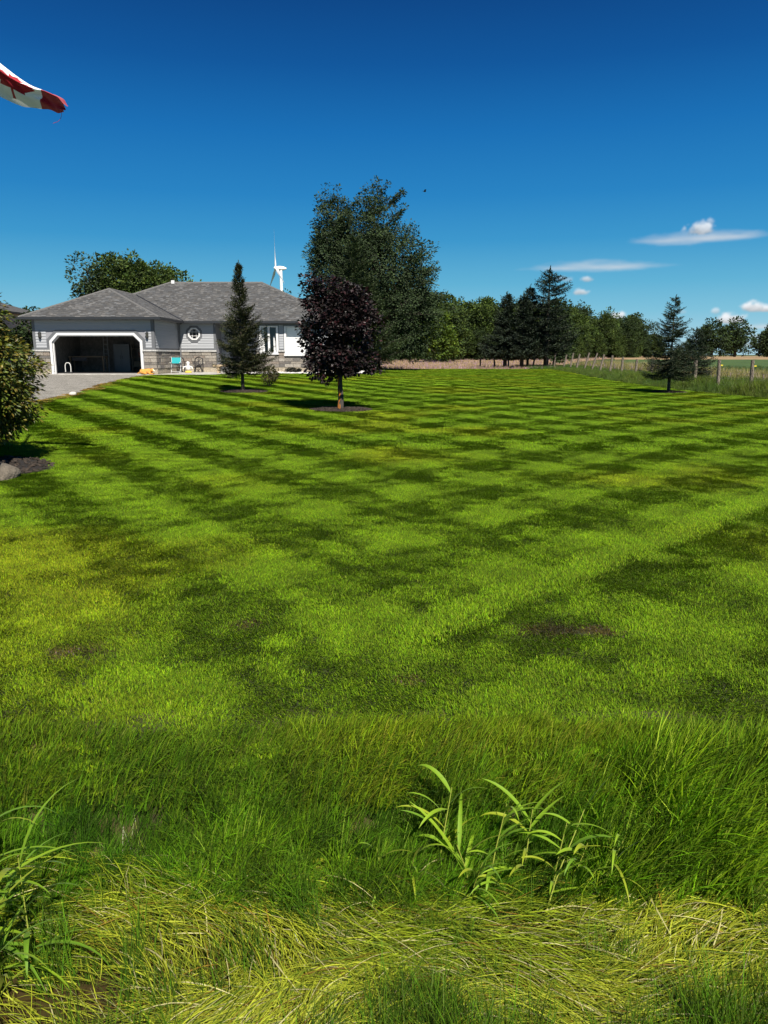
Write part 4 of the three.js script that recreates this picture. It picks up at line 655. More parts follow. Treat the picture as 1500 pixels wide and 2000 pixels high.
function tree(name, label, pos, o, seed, group, turn = 0) {
  const t = thing(name, label, 'tree', pos, turn, group), { geo, clumps } = crown(o, seed), r = rng(seed + 1), h = o.fork, tr = o.trunk, limbs = [];
  mesh('trunk', limbG([[0, -0.06, 0], [0.02 * h, h * 0.35, 0], [0, h * 0.7, 0.01], [0.01, h, 0]], tr * 1.25, tr * 0.75, 10), o.bark || bark, t);
  for (const l of o.lobes) limbs.push(limbG([[0, h * 0.92, 0], [l.c[0] * 0.35, mix(h, l.c[1], 0.45), l.c[2] * 0.35], [l.c[0], l.c[1] + l.r[1] * 0.3, l.c[2]]], tr * 0.62, tr * 0.12, 6));
  for (let i = 0; i < clumps.length; i += o.twigs || 6) { const [x, y, z, d, k] = clumps[i]; if (k < 0) continue; const l = o.lobes[k]; limbs.push(limbG([[l.c[0] * 0.7, mix(h, l.c[1], 0.7), l.c[2] * 0.7], [mix(l.c[0] * 0.85, x, 0.5), mix(l.c[1], y, 0.5) - 0.02 * l.r[1], mix(l.c[2] * 0.85, z, 0.5)], [x, y, z]], tr * 0.16, tr * 0.03, 4)); }
  for (const s of o.shoots || []) limbs.push(limbG([[s[0] * 0.7, s[1] - 0.5, s[2]], [s[0], s[1], s[2]], [s[3], s[4], s[5]]], tr * 0.1, tr * 0.02, 4));
  mesh('branches', join(limbs), o.bark || bark, t);
  mesh('crown', geo, o.mat, t);
  return t;
}
const greenLeaf = leafMat(), darkLeaf = leafMat({ transmission: 0.12, specularIntensity: 0.8, roughness: 0.5 });
// spruce: whorls of boughs, each bough with side twigs covered in needle sprays
function spruce(name, label, pos, o, seed, group) {
  const t = thing(name, label, 'tree', pos, seed * 1.7, group), r = rng(seed), L = new Leaves(), wood = [], H = o.h, y0 = o.bare * H;
  mesh('trunk', limbG([[0, -0.06, 0], [0.004 * H, H * 0.4, 0], [0, H * 0.75, 0], [(o.tip || 0) * H, H * 0.99, 0]], o.trunk, o.trunk * 0.1, 8), bark, t);
  const tw = o.twig;
  const spray = (p, d, len, up, tone) => { // flat spray of short needle shoots along a twig
    const n = Math.max(3, Math.round(len / (tw * 0.42)));
    for (let i = 0; i < n; i++) {
      const q = (i + r() * 0.8) / n, x = p[0] + d[0] * len * q, y = p[1] + d[1] * len * q, z = p[2] + d[2] * len * q, e = rdir(r), out = norm([d[0] * 0.9 + e[0] * 0.8, d[1] * 0.9 + e[1] * 0.5 + up, d[2] * 0.9 + e[2] * 0.8]);
      let nn = norm([e[2] * 0.6, 0.9, -e[0] * 0.6]); const dt = nn[0] * out[0] + nn[1] * out[1] + nn[2] * out[2]; nn = norm([nn[0] - out[0] * dt, nn[1] - out[1] * dt, nn[2] - out[2] * dt]);
      L.leaf(x, y, z, out, nn, tw * (0.7 + 0.6 * r()), tw * 0.17, pick(o.pal, r).map(v => v * tone), 0.3);
    }
  };
  for (let y = y0; y < H * 0.985;) {
    const f = (y - y0) / (H - y0), R = lerpTable(o.prof, f), nb = Math.max(3, Math.round((o.nb || 9) * (1 - 0.5 * f)));
    for (let b = 0; b < nb; b++) {
      if (r() < (o.gaps || 0.08)) continue;
      const az = r() * 6.283, len = R * (0.62 + 0.5 * r()) * (1 + (o.uneven || 0.15) * (vnoise(az * 1.5, y * 2 / H * 3, seed) - 0.5) * 2), rise = mix(o.rise0 ?? -0.15, o.rise1 ?? 0.75, f) + (r() - 0.5) * 0.25, tone = 0.75 + 0.5 * r();
      const pt = q => { const s = len * q; return [Math.cos(az) * s, y + s * Math.tan(rise) * 0.8 - 0.12 * len * Math.sin(q * 2.6) * (1 - f) + 0.16 * len * q * q * q, Math.sin(az) * s]; };
      wood.push(limbG([pt(0), pt(0.5), pt(1)], Math.max(0.006, o.trunk * 0.13 * (1 - f)), 0.003, 4));
      const n = Math.max(2, Math.round(len / (tw * 0.9)));
      for (let i = 0; i <= n; i++) { const q = 0.16 + 0.84 * i / n, p = pt(q), s = len * 0.34 * (1 - q * 0.75) * (0.7 + 0.6 * r()) + tw * 0.5; for (const sd of [-1, 1]) { const a = az + sd * (0.75 + 0.4 * r()); spray(p, norm([Math.cos(a), (o.hang || -0.15) + rise * 0.5, Math.sin(a)]), s, 0.15, tone); } spray(p, norm([Math.cos(az), rise, Math.sin(az)]), tw * 1.2, 0.2, tone); }
    }
    y += H * (o.step || 0.028) * (1 - 0.35 * f) * (0.8 + 0.4 * r());
  }
  for (let i = 0; i < 8; i++) spray([(o.tip || 0) * H * 0.8, H * (0.94 + 0.006 * i), 0], [0, 1, 0], H * 0.05, 0.6, 1);
  mesh('branches', join(wood), bark, t); mesh('crown', L.geo(), greenLeaf, t); return t;
}
const gy = (x, z) => ground(x, z);
// mulch rings and planting bed
{
  const mulch = mat(0.016, 0.012, 0.009, { grain: 3, bump: 0.02, roughness: 1 });
  const r = rng(301), chips = []; for (const [bx, bz, rx, rz] of beds) for (let i = 0; i < 900; i++) { const a = r() * 6.283, q = Math.sqrt(r()), x = bx + rx * q * Math.cos(a), z = bz + rz * q * Math.sin(a), v = 0.5 + r(); chips.push({ x, y: gy(x, z) + 0.022 + 0.05 * (1 - q * q), z, turn: r() * 6.28, rx: (r() - 0.5) * 0.9, rz: (r() - 0.5) * 0.9, s: 0.6 + 0.9 * r(), c: [0.035 * v, 0.025 * v, 0.018 * v] }); }
  scatter('mulch_chips', [boxG(-0.035, 0.035, -0.006, 0.006, -0.014, 0.014)], chips, new THREE.MeshStandardMaterial({ roughness: 1 }), 'dark bark mulch under the small trees', 'mulch');
  beds.forEach(([bx, bz, rx, rz], k) => {
    const n = 40, us = range(0, 1, 8), pos = [], idx = [], uv = [];
    us.forEach((u, j) => { for (let i = 0; i <= n; i++) { const a = i / n * 6.2832, w = 1 + 0.1 * (vnoise(Math.cos(a) * 2 + k * 5, Math.sin(a) * 2, 3) - 0.5), x = bx + rx * u * w * Math.cos(a), z = bz + rz * u * w * Math.sin(a); pos.push(x, gy(x, z) + 0.012 + 0.05 * (1 - u * u) + 0.02 * (vnoise(x * 9, z * 9, 2) - 0.5) * (1 - u), z); uv.push(x, z); if (i && j) { const a0 = j * (n + 1) + i, b = a0 - 1, c = a0 - n - 1, d = c - 1; idx.push(d, b, c, b, a0, c); } } });
    const g = new THREE.BufferGeometry(); g.setAttribute('position', new THREE.Float32BufferAttribute(pos, 3)); g.setAttribute('uv', new THREE.Float32BufferAttribute(uv, 2)); g.setIndex(idx); g.computeVertexNormals(); structure(mesh('mulch_bed', g, mulch));
  });
}
{ // purple leaved maple
  const trunkM = new THREE.MeshStandardMaterial({ roughness: 1, bumpMap: barkTex, bumpScale: 0.008, map: tex(128, 256, (x, y) => { const n = tnoise(x, y, 128, 6, 151, 4), li = clamp((tnoise(x, y, 128, 8, 161, 3) - 0.42) * 6) * clamp(1.25 - y / 90), v = 62 + 60 * (n - 0.5); return [mix(v, 190, li), mix(v * 0.92, 112, li), mix(v * 0.85, 28, li)]; }) });
  const o = { fork: 0.95, trunk: 0.075, bark: trunkM, mat: darkLeaf, rough: 0.9, clumps: 440, clumpR: 0.19, per: 28, leaf: 0.1, wide: 0.42, twigs: 5, droop: -0.25, pal: [[0.009, 0.006, 0.0065], [0.011, 0.006, 0.007], [0.017, 0.0065, 0.0085], [0.009, 0.0065, 0.006], [0.032, 0.008, 0.01], [0.011, 0.008, 0.007]],
    lobes: [{ c: [0, 2.0, 0], r: [0.9, 0.95, 0.85] }, { c: [-0.85, 2.1, 0.1], r: [0.3, 0.3, 0.3] }, { c: [0.85, 2.3, 0], r: [0.3, 0.4, 0.35] }, { c: [-0.2, 2.7, 0], r: [0.72, 0.7, 0.7] }, { c: [0.3, 2.5, 0.1], r: [0.68, 0.68, 0.7] }, { c: [0.2, 1.4, 0], r: [0.8, 0.52, 0.75] }, { c: [-0.3, 1.35, 0.1], r: [0.62, 0.5, 0.6] }, { c: [-0.72, 3.05, 0], r: [0.26, 0.42, 0.3] }, { c: [-0.1, 3.1, 0], r: [0.34, 0.36, 0.4] }, { c: [0.45, 2.9, 0], r: [0.3, 0.3, 0.35] }, { c: [-0.8, 1.6, 0], r: [0.22, 0.25, 0.25] }, { c: [0.75, 1.2, 0], r: [0.35, 0.22, 0.3] }] };
  const t = tree('maple_tree', 'small dark purple leaved maple with orange stained trunk in front of the house', [-1.2, gy(-1.2, -20.6) + 0.05, -20.6], o, 71);
}
spruce('spruce_tree', 'narrow pointed spruce on a mulch ring in front of the porch', [-5.06, gy(-5.06, -27.07) + 0.05, -27.07], { h: 4.3, bare: 0.16, trunk: 0.07, twig: 0.085, nb: 9, step: 0.02, rise0: -0.1, rise1: 0.9, uneven: 0.3, prof: [[0, 0.85], [0.1, 1.0], [0.25, 0.85], [0.42, 0.66], [0.58, 0.36], [0.7, 0.25], [0.85, 0.14], [1, 0.02]], pal: [[0.035, 0.05, 0.016], [0.05, 0.065, 0.018], [0.028, 0.04, 0.018], [0.075, 0.075, 0.02], [0.05, 0.045, 0.02]] }, 5);
spruce('spruce_tree', 'broad young spruce on a mulch ring by the wire fence', [11.66, gy(11.66, -30.91) + 0.05, -30.91], { h: 3.7, bare: 0.17, trunk: 0.07, twig: 0.085, nb: 9, step: 0.026, gaps: 0.24, rise0: -0.08, rise1: 0.35, uneven: 0.45, tip: 0.02, prof: [[0, 1.1], [0.15, 1.25], [0.35, 0.95], [0.55, 0.68], [0.7, 0.46], [0.85, 0.32], [1, 0.05]], pal: [[0.028, 0.05, 0.025], [0.04, 0.062, 0.026], [0.022, 0.038, 0.02], [0.06, 0.075, 0.03]] }, 8);
spruce('spruce_tree', 'small spruce outside the fence behind the broad young spruce', [15.1, gy(15.1, -37) + 0.02, -37], { h: 2.7, bare: 0.15, trunk: 0.06, twig: 0.1, nb: 8, step: 0.04, gaps: 0.15, rise0: -0.05, rise1: 0.4, uneven: 0.4, prof: [[0, 0.8], [0.2, 0.95], [0.5, 0.7], [0.8, 0.4], [1, 0.05]], pal: [[0.025, 0.045, 0.024], [0.035, 0.055, 0.026], [0.02, 0.035, 0.02]] }, 13);
spruce('spruce_tree', 'tall green spruce rising behind the purple maple', [-2.05, gy(-2.05, -52) , -52], { h: 8.8, bare: 0.06, trunk: 0.16, twig: 0.2, nb: 10, step: 0.022, gaps: 0.1, rise0: -0.1, rise1: 0.6, uneven: 0.35, prof: [[0, 3.0], [0.2, 3.0], [0.5, 2.0], [0.8, 0.9], [1, 0.05]], pal: [[0.04, 0.065, 0.02], [0.055, 0.08, 0.022], [0.03, 0.05, 0.02]] }, 17);
{
  const pal = [[0.02, 0.036, 0.022], [0.028, 0.045, 0.024], [0.016, 0.028, 0.018], [0.04, 0.058, 0.026]], base = { bare: 0.18, trunk: 0.2, twig: 0.24, nb: 8, step: 0.026, rise0: -0.12, rise1: 0.4, uneven: 0.35, pal };
  spruce('spruce_tree', 'left spruce of the dark row at the back of the lawn', [11.3, gy(11.3, -71), -71], { ...base, h: 6.6, prof: [[0, 1.9], [0.15, 2.2], [0.4, 1.5], [0.65, 0.8], [0.85, 0.45], [1, 0.05]] }, 21);
  spruce('spruce_tree', 'second spruce from the left in the dark row behind the lawn', [12.75, gy(12.75, -70.4), -70.4], { ...base, h: 6.5, prof: [[0, 1.7], [0.15, 2.0], [0.4, 1.4], [0.65, 0.8], [0.85, 0.4], [1, 0.05]] }, 22);
  spruce('spruce_tree', 'thin stemmed spruce just left of the tallest dark spruce', [13.6, gy(13.6, -72), -72], { ...base, h: 7.3, trunk: 0.13, prof: [[0, 1.2], [0.2, 1.5], [0.5, 1.1], [0.8, 0.6], [1, 0.05]] }, 23);
  spruce('spruce_tree', 'tallest dark spruce of the row at the back of the lawn', [15.1, gy(15.1, -70.8), -70.8], { ...base, h: 8.8, bare: 0.17, trunk: 0.26, gaps: 0.18, rise1: 0.25, prof: [[0, 2.0], [0.15, 2.4], [0.4, 2.1], [0.6, 1.7], [0.75, 1.35], [0.9, 0.7], [1, 0.05]] }, 24);
}
{
  const silver = [[0.034, 0.06, 0.022], [0.045, 0.074, 0.028], [0.026, 0.048, 0.016], [0.06, 0.088, 0.036], [0.04, 0.07, 0.016]], g1 = [[0.04, 0.075, 0.012], [0.06, 0.1, 0.014], [0.03, 0.055, 0.012], [0.09, 0.13, 0.02]], lime = [[0.09, 0.15, 0.014], [0.13, 0.19, 0.016], [0.06, 0.11, 0.012]], dk = [[0.022, 0.042, 0.012], [0.03, 0.055, 0.014], [0.045, 0.075, 0.016]];
  const sh = []; const rr = rng(88); for (let i = 0; i < 30; i++) { const a = -0.1 + rr() * 1.5, x = 2.2 + rr() * 2.2, y = 3.6 + rr() * 6 * (1 - (x - 2.2) * 0.18), l = 1.0 + rr() * 1.5; sh.push([x, y, (rr() - 0.5) * 3, x + Math.cos(a) * l, y + Math.sin(a) * l * 0.7, (rr() - 0.5) * 4]); }
  for (let i = 0; i < 14; i++) { const x = (rr() - 0.5) * 6 - 1, y = 11.4 + rr() * 1.6; sh.push([x, y, (rr() - 0.5) * 2, x + 0.5 + rr() * 0.5, y + 0.7 + 0.7 * rr(), (rr() - 0.5) * 2]); }
  tree('poplar_tree', 'tall twin topped grey green tree rising behind the purple maple', [-1.0, gy(-1, -62), -62], { fork: 3, trunk: 0.32, mat: greenLeaf, rough: 0.75, clumps: 2800, clumpR: 0.48, per: 34, leaf: 0.17, wide: 0.32, twigs: 6, droop: -0.15, pal: silver, shoots: sh,
    lobes: [{ c: [-3.2, 10.9, 0], r: [1.35, 3.0, 1.6] }, { c: [0.3, 10.9, 0], r: [1.5, 3.0, 1.7] }, { c: [-3.3, 8.6, 0], r: [1.7, 2.6, 1.8] }, { c: [1.3, 8.4, 0.5], r: [3.2, 3.2, 3] }, { c: [-2.6, 7.8, 0], r: [2.5, 3.6, 2.5] }, { c: [2.3, 6, 0], r: [3, 3.2, 3] }, { c: [0, 4.4, 1], r: [4.4, 3, 3] }, { c: [3, 3.6, 0], r: [2.6, 2.8, 2.4] }, { c: [-1.2, 9.5, 0.5], r: [2.6, 3, 2.4] }] }, 81);
  tree('shade_tree', 'wide round green tree behind the garage roof', [-28.7, 0.5, -88], { fork: 4, trunk: 0.4, mat: greenLeaf, clumps: 950, clumpR: 0.75, per: 26, leaf: 0.32, wide: 0.36, twigs: 12, pal: g1, lobes: [{ c: [0, 8.6, 0], r: [3.4, 3.3, 3.3] }, { c: [-1.8, 9.0, 0], r: [2.2, 3.1, 3] }, { c: [2.6, 8, 0], r: [2.8, 2.9, 3] }, { c: [0, 6, 2], r: [4.4, 2.6, 3] }] }, 91);
  tree('shade_tree', 'loose airy tree at the left of the trees behind the garage', [-32.2, 0.5, -86], { fork: 5, trunk: 0.3, mat: greenLeaf, clumps: 130, clumpR: 0.6, per: 22, leaf: 0.32, wide: 0.36, twigs: 3, pal: silver, lobes: [{ c: [-0.6, 9.6, 0], r: [1.7, 3, 1.8] }, { c: [0.6, 8, 0], r: [1.8, 2.6, 2] }, { c: [-0.9, 7, 0], r: [1.5, 2, 1.6] }] }, 92);
  tree('shade_tree', 'lower yellow green tree at the right behind the house roof', [-25.2, 0.5, -90], { fork: 3, trunk: 0.3, mat: greenLeaf, clumps: 300, clumpR: 0.7, per: 24, leaf: 0.32, wide: 0.36, twigs: 12, pal: [...g1, ...lime], lobes: [{ c: [0, 8.3, 0], r: [2.6, 2.8, 2.5] }, { c: [1.8, 6.8, 0], r: [2.6, 2.4, 2.4] }] }, 93);
  tree('shade_tree', 'small tree beside the corner of the neighbouring building', [-37.0, 0.6, -80], { fork: 2, trunk: 0.16, mat: greenLeaf, clumps: 90, clumpR: 0.45, per: 20, leaf: 0.3, wide: 0.36, twigs: 5, pal: dk, lobes: [{ c: [0, 4.2, 0], r: [0.9, 1.6, 1] }, { c: [0.6, 3.2, 0], r: [0.9, 1.3, 1] }] }, 94);
  tree('shade_tree', 'small tree showing at the left end of the garage wall', [-31.2, 0.6, -66], { fork: 1.6, trunk: 0.14, mat: greenLeaf, clumps: 150, clumpR: 0.4, per: 20, leaf: 0.26, wide: 0.36, twigs: 6, pal: dk, lobes: [{ c: [1.0, 3.0, 0], r: [1.2, 1.6, 1] }, { c: [-0.4, 2.2, 0], r: [1.2, 1.2, 1] }] }, 95);
  tree('round_shrub', 'low lime green tree at the foot of the wood beside the tall tree', [6.6, 0.9, -96], { fork: 1.5, trunk: 0.14, mat: greenLeaf, clumps: 260, clumpR: 0.55, per: 22, leaf: 0.3, wide: 0.36, twigs: 8, pal: lime, lobes: [{ c: [0, 3.8, 0], r: [1.8, 2.4, 1.6] }, { c: [0.8, 2.0, 0.3], r: [1.8, 1.7, 1.6] }] }, 96);
  tree('shade_tree', 'bright green tree at the edge of the wood between tall tree and dark spruces', [9.2, 0.9, -101], { fork: 1.5, trunk: 0.16, mat: greenLeaf, clumps: 260, clumpR: 0.55, per: 22, leaf: 0.3, wide: 0.36, twigs: 8, pal: g1, lobes: [{ c: [0, 4.6, 0], r: [1.7, 2.6, 1.6] }, { c: [-0.6, 2.2, 0.4], r: [1.9, 1.8, 1.6] }] }, 97);
  tree('shade_tree', 'leafy green tree against the right flank of the tallest dark spruce', [17.0, 0.45, -76], { fork: 1.4, trunk: 0.16, mat: greenLeaf, clumps: 240, clumpR: 0.45, per: 22, leaf: 0.24, wide: 0.36, twigs: 8, pal: dk, lobes: [{ c: [0, 4.7, 0], r: [1.3, 1.9, 1.4] }, { c: [0.3, 2.6, 0.3], r: [1.7, 2.0, 1.5] }] }, 98);
  const cop = [[80, -186, 8.6, 4.2, 'left tree of the dark copse beyond the fence', 3], [87.5, -190, 9.0, 4.4, 'tallest tree of the dark copse beyond the fence', 4], [96, -190, 6.8, 3.8, 'right rounded tree of the dark copse beyond the fence', 5], [85, -166, 7.0, 2.6, 'tree at the right edge above the green field', 7]];
  for (const [x, z, h, w, label, s] of cop) tree('copse_tree', label, [x, gy(x, z), z], { fork: 2, trunk: 0.3, mat: greenLeaf, clumps: 260, clumpR: 0.8, per: 18, leaf: 0.5, wide: 0.36, twigs: 10, pal: dk, lobes: [{ c: [0, h * 0.66, 0], r: [w * 0.7, h * 0.36, w * 0.7] }, { c: [-w * 0.4, h * 0.45, 0], r: [w * 0.6, h * 0.34, w * 0.6] }, { c: [w * 0.45, h * 0.42, 0], r: [w * 0.6, h * 0.32, w * 0.6] }] }, 110 + s, 'trees of the copse beyond the fence');
  // the wood behind the fields: one mass of trees
  const woodGeo = [dk, g1, dk, [...dk, ...g1], g1].map((pal, k) => {
    const { geo } = crown({ clumps: 170, clumpR: 0.8, per: 38, leaf: 0.32, wide: 0.36, pal, lobes: [{ c: [0, 6.0, 0], r: [1.9, 2.7, 1.9] }, { c: [-0.9, 4.0, 0.3], r: [2.0, 2.3, 1.9] }, { c: [1.0, 3.6, 0.2], r: [2.0, 2.3, 1.9] }, { c: [0.1, 1.8, 0.8], r: [2.3, 1.6, 1.6] }] }, 130 + k);
    const L = new Leaves(); L.p = Array.from(geo.attributes.position.array); L.c = Array.from(geo.attributes.color.array);
    const tg = limbG([[0, -0.3, 0], [0.1, 3, 0], [0, 6, 0]], 0.16, 0.05, 5), tp = tg.attributes.position; for (let i = 0; i < tp.count; i++) { L.p.push(tp.getX(i), tp.getY(i), tp.getZ(i)); L.c.push(0.09, 0.08, 0.065); }
    return L.geo();
  });
  const r = rng(140), list = [];
  const top = [[-200, 8.6], [-10, 8.8], [4, 8.9], [18, 8.4], [26, 8.0], [31, 7.4], [36, 6.4], [44, 6.0], [52, 5.4], [60, 5.2]];
  for (let row = 0; row < 4; row++) for (let x = -26; x < 40; x += 1.35) { const X = x + (r() - 0.5) * 2, z = -(112 + row * 5 + sstep(22, 40, x) * 44 + (r() - 0.5) * 3), s = lerpTable(top, X) * (0.88 + 0.2 * r()) / 8.9 * (row ? 1.0 : 0.9) * (1 + sstep(22, 40, x) * 0.35); list.push({ x: X * (1 + sstep(22, 40, x) * 0.38), y: gy(X, z) - 0.1, z, turn: r() * 6.28, s, v: Math.floor(r() * 5 * (row ? 0.8 : 1)), sy: 0.95 + 0.15 * r(), c: (g => [g, g, g * 0.9])(0.75 + 0.55 * r()) }); }
  for (let x = -26; x < 40; x += 1.3) { const X = x + r(), z = -(108 + sstep(22, 40, x) * 44 + r() * 2); list.push({ x: X * (1 + sstep(22, 40, x) * 0.38), y: gy(X, z) - 0.3, z, turn: r() * 6.28, s: 0.36 + 0.26 * r(), v: Math.floor(r() * 5), c: (g => [g, g, g * 0.9])(0.6 + 0.5 * r()) }); }
  for (let x = 56; x < 330; x += 4.5) { const z = -(235 + 60 * r()), X = x + r() * 3; list.push({ x: X, y: gy(X, z) - 0.2, z, turn: r() * 6.28, s: (0.5 + 0.35 * r()) * (x < 78 ? 1.4 : 1), v: Math.floor(r() * 4), c: [0.8, 0.8, 0.85] }); }
  for (let x = -330; x < -30; x += 5) { const z = -(130 + 40 * r()); list.push({ x: x + r() * 3, y: gy(x, z) - 0.2, z, turn: r() * 6.28, s: 0.7 + 0.4 * r(), v: Math.floor(r() * 4), c: [0.9, 0.9, 0.9] }); }
  scatter('woodland', woodGeo, list, greenLeaf, 'dense green wood beyond the stubble field', 'woodland');
}
// shrubs
function shrub(name, label, pos, o, seed) { const t = thing(name, label, 'shrub', pos), { geo, clumps } = crown(o, seed); mesh('stem', join(Array.from({ length: 6 }, (_, i) => { const c = clumps[i * 7 % clumps.length]; return limbG([[0, -0.03, 0], [c[0] * 0.4, c[1] * 0.5, c[2] * 0.4], [c[0], c[1], c[2]]], 0.02, 0.006, 5); })), bark, t); mesh('foliage', geo, o.mat || greenLeaf, t); return t; }
{
  const ol = [[0.06, 0.07, 0.02], [0.09, 0.07, 0.025], [0.05, 0.055, 0.02]], dk = [[0.012, 0.02, 0.01], [0.018, 0.026, 0.012], [0.014, 0.015, 0.012]];
  shrub('round_shrub', 'round olive brown shrub just right of the narrow spruce', [-4.55, gy(-4.55, -30) , -30], { clumps: 90, clumpR: 0.1, per: 22, leaf: 0.06, pal: ol, lobes: [{ c: [0, 0.42, 0], r: [0.3, 0.34, 0.3] }, { c: [0.2, 0.55, 0], r: [0.22, 0.25, 0.22] }] }, 201);
  shrub('round_shrub', 'low dark spreading shrub on the white stones under the window', [-5.5, PAD, -45.7], { clumps: 70, clumpR: 0.1, per: 20, leaf: 0.07, pal: dk, lobes: [{ c: [0, 0.12, 0], r: [0.45, 0.12, 0.3] }] }, 202);
  shrub('round_shrub', 'dark upright shrub against the stone wall left of the maple', [-4.1, PAD, -46.3], { clumps: 140, clumpR: 0.14, per: 22, leaf: 0.08, pal: dk, lobes: [{ c: [0, 0.45, 0], r: [0.5, 0.42, 0.45] }, { c: [0.6, 0.4, 0], r: [0.5, 0.38, 0.4] }] }, 203);
  // fine leaved tree at the left edge, leaning over the boulder
  const pal = [[0.1, 0.13, 0.008], [0.15, 0.15, 0.008], [0.055, 0.085, 0.008], [0.13, 0.095, 0.008], [0.09, 0.13, 0.01], [0.15, 0.125, 0.008], [0.04, 0.06, 0.008]];
  tree('ornamental_tree', 'small leaning tree with drooping olive and orange leaves at the left edge', [-6.32, gy(-6.32, -11.3) + 0.04, -11.3], { fork: 0.45, trunk: 0.05, mat: leafMat({ transmission: 0.25, roughness: 0.5, specularIntensity: 0.8 }), clumps: 1600, clumpR: 0.13, per: 32, leaf: 0.074, wide: 0.24, droop: -0.45, twigs: 5, pal, lobes: [{ c: [0.1, 1.35, 0], r: [0.85, 0.75, 0.85] }, { c: [0.35, 0.95, 0.1], r: [0.68, 0.55, 0.7] }, { c: [0.1, 1.95, 0], r: [0.6, 0.55, 0.6] }, { c: [0.2, 0.62, 0.1], r: [0.6, 0.3, 0.6] }, { c: [-0.7, 1.2, 0], r: [0.8, 0.8, 0.8] }] }, 211);
  // boulder in the bed
  const q = new THREE.IcosahedronGeometry(0.5, 5), p = q.attributes.position; for (let i = 0; i < p.count; i++) { const f = 0.72 + 0.5 * fbm(p.getX(i) * 2.2 + 3, p.getY(i) * 2.2, p.getZ(i) * 2.2, 4); p.setXYZ(i, p.getX(i) * f * 1.2, p.getY(i) * f * 0.5, p.getZ(i) * f * 0.9); } q.computeVertexNormals();
  const b = tag(mesh('boulder', uvBox(q), mat(0.13, 0.11, 0.085, { grain: 1.6, bump: 0.02, roughness: 0.95 })), 'grey brown boulder at the left edge below the drooping tree', 'boulder'); b.scale.setScalar(0.85); b.position.set(-5.42, gy(-5.42, -10.0) + 0.0, -10.0);
}

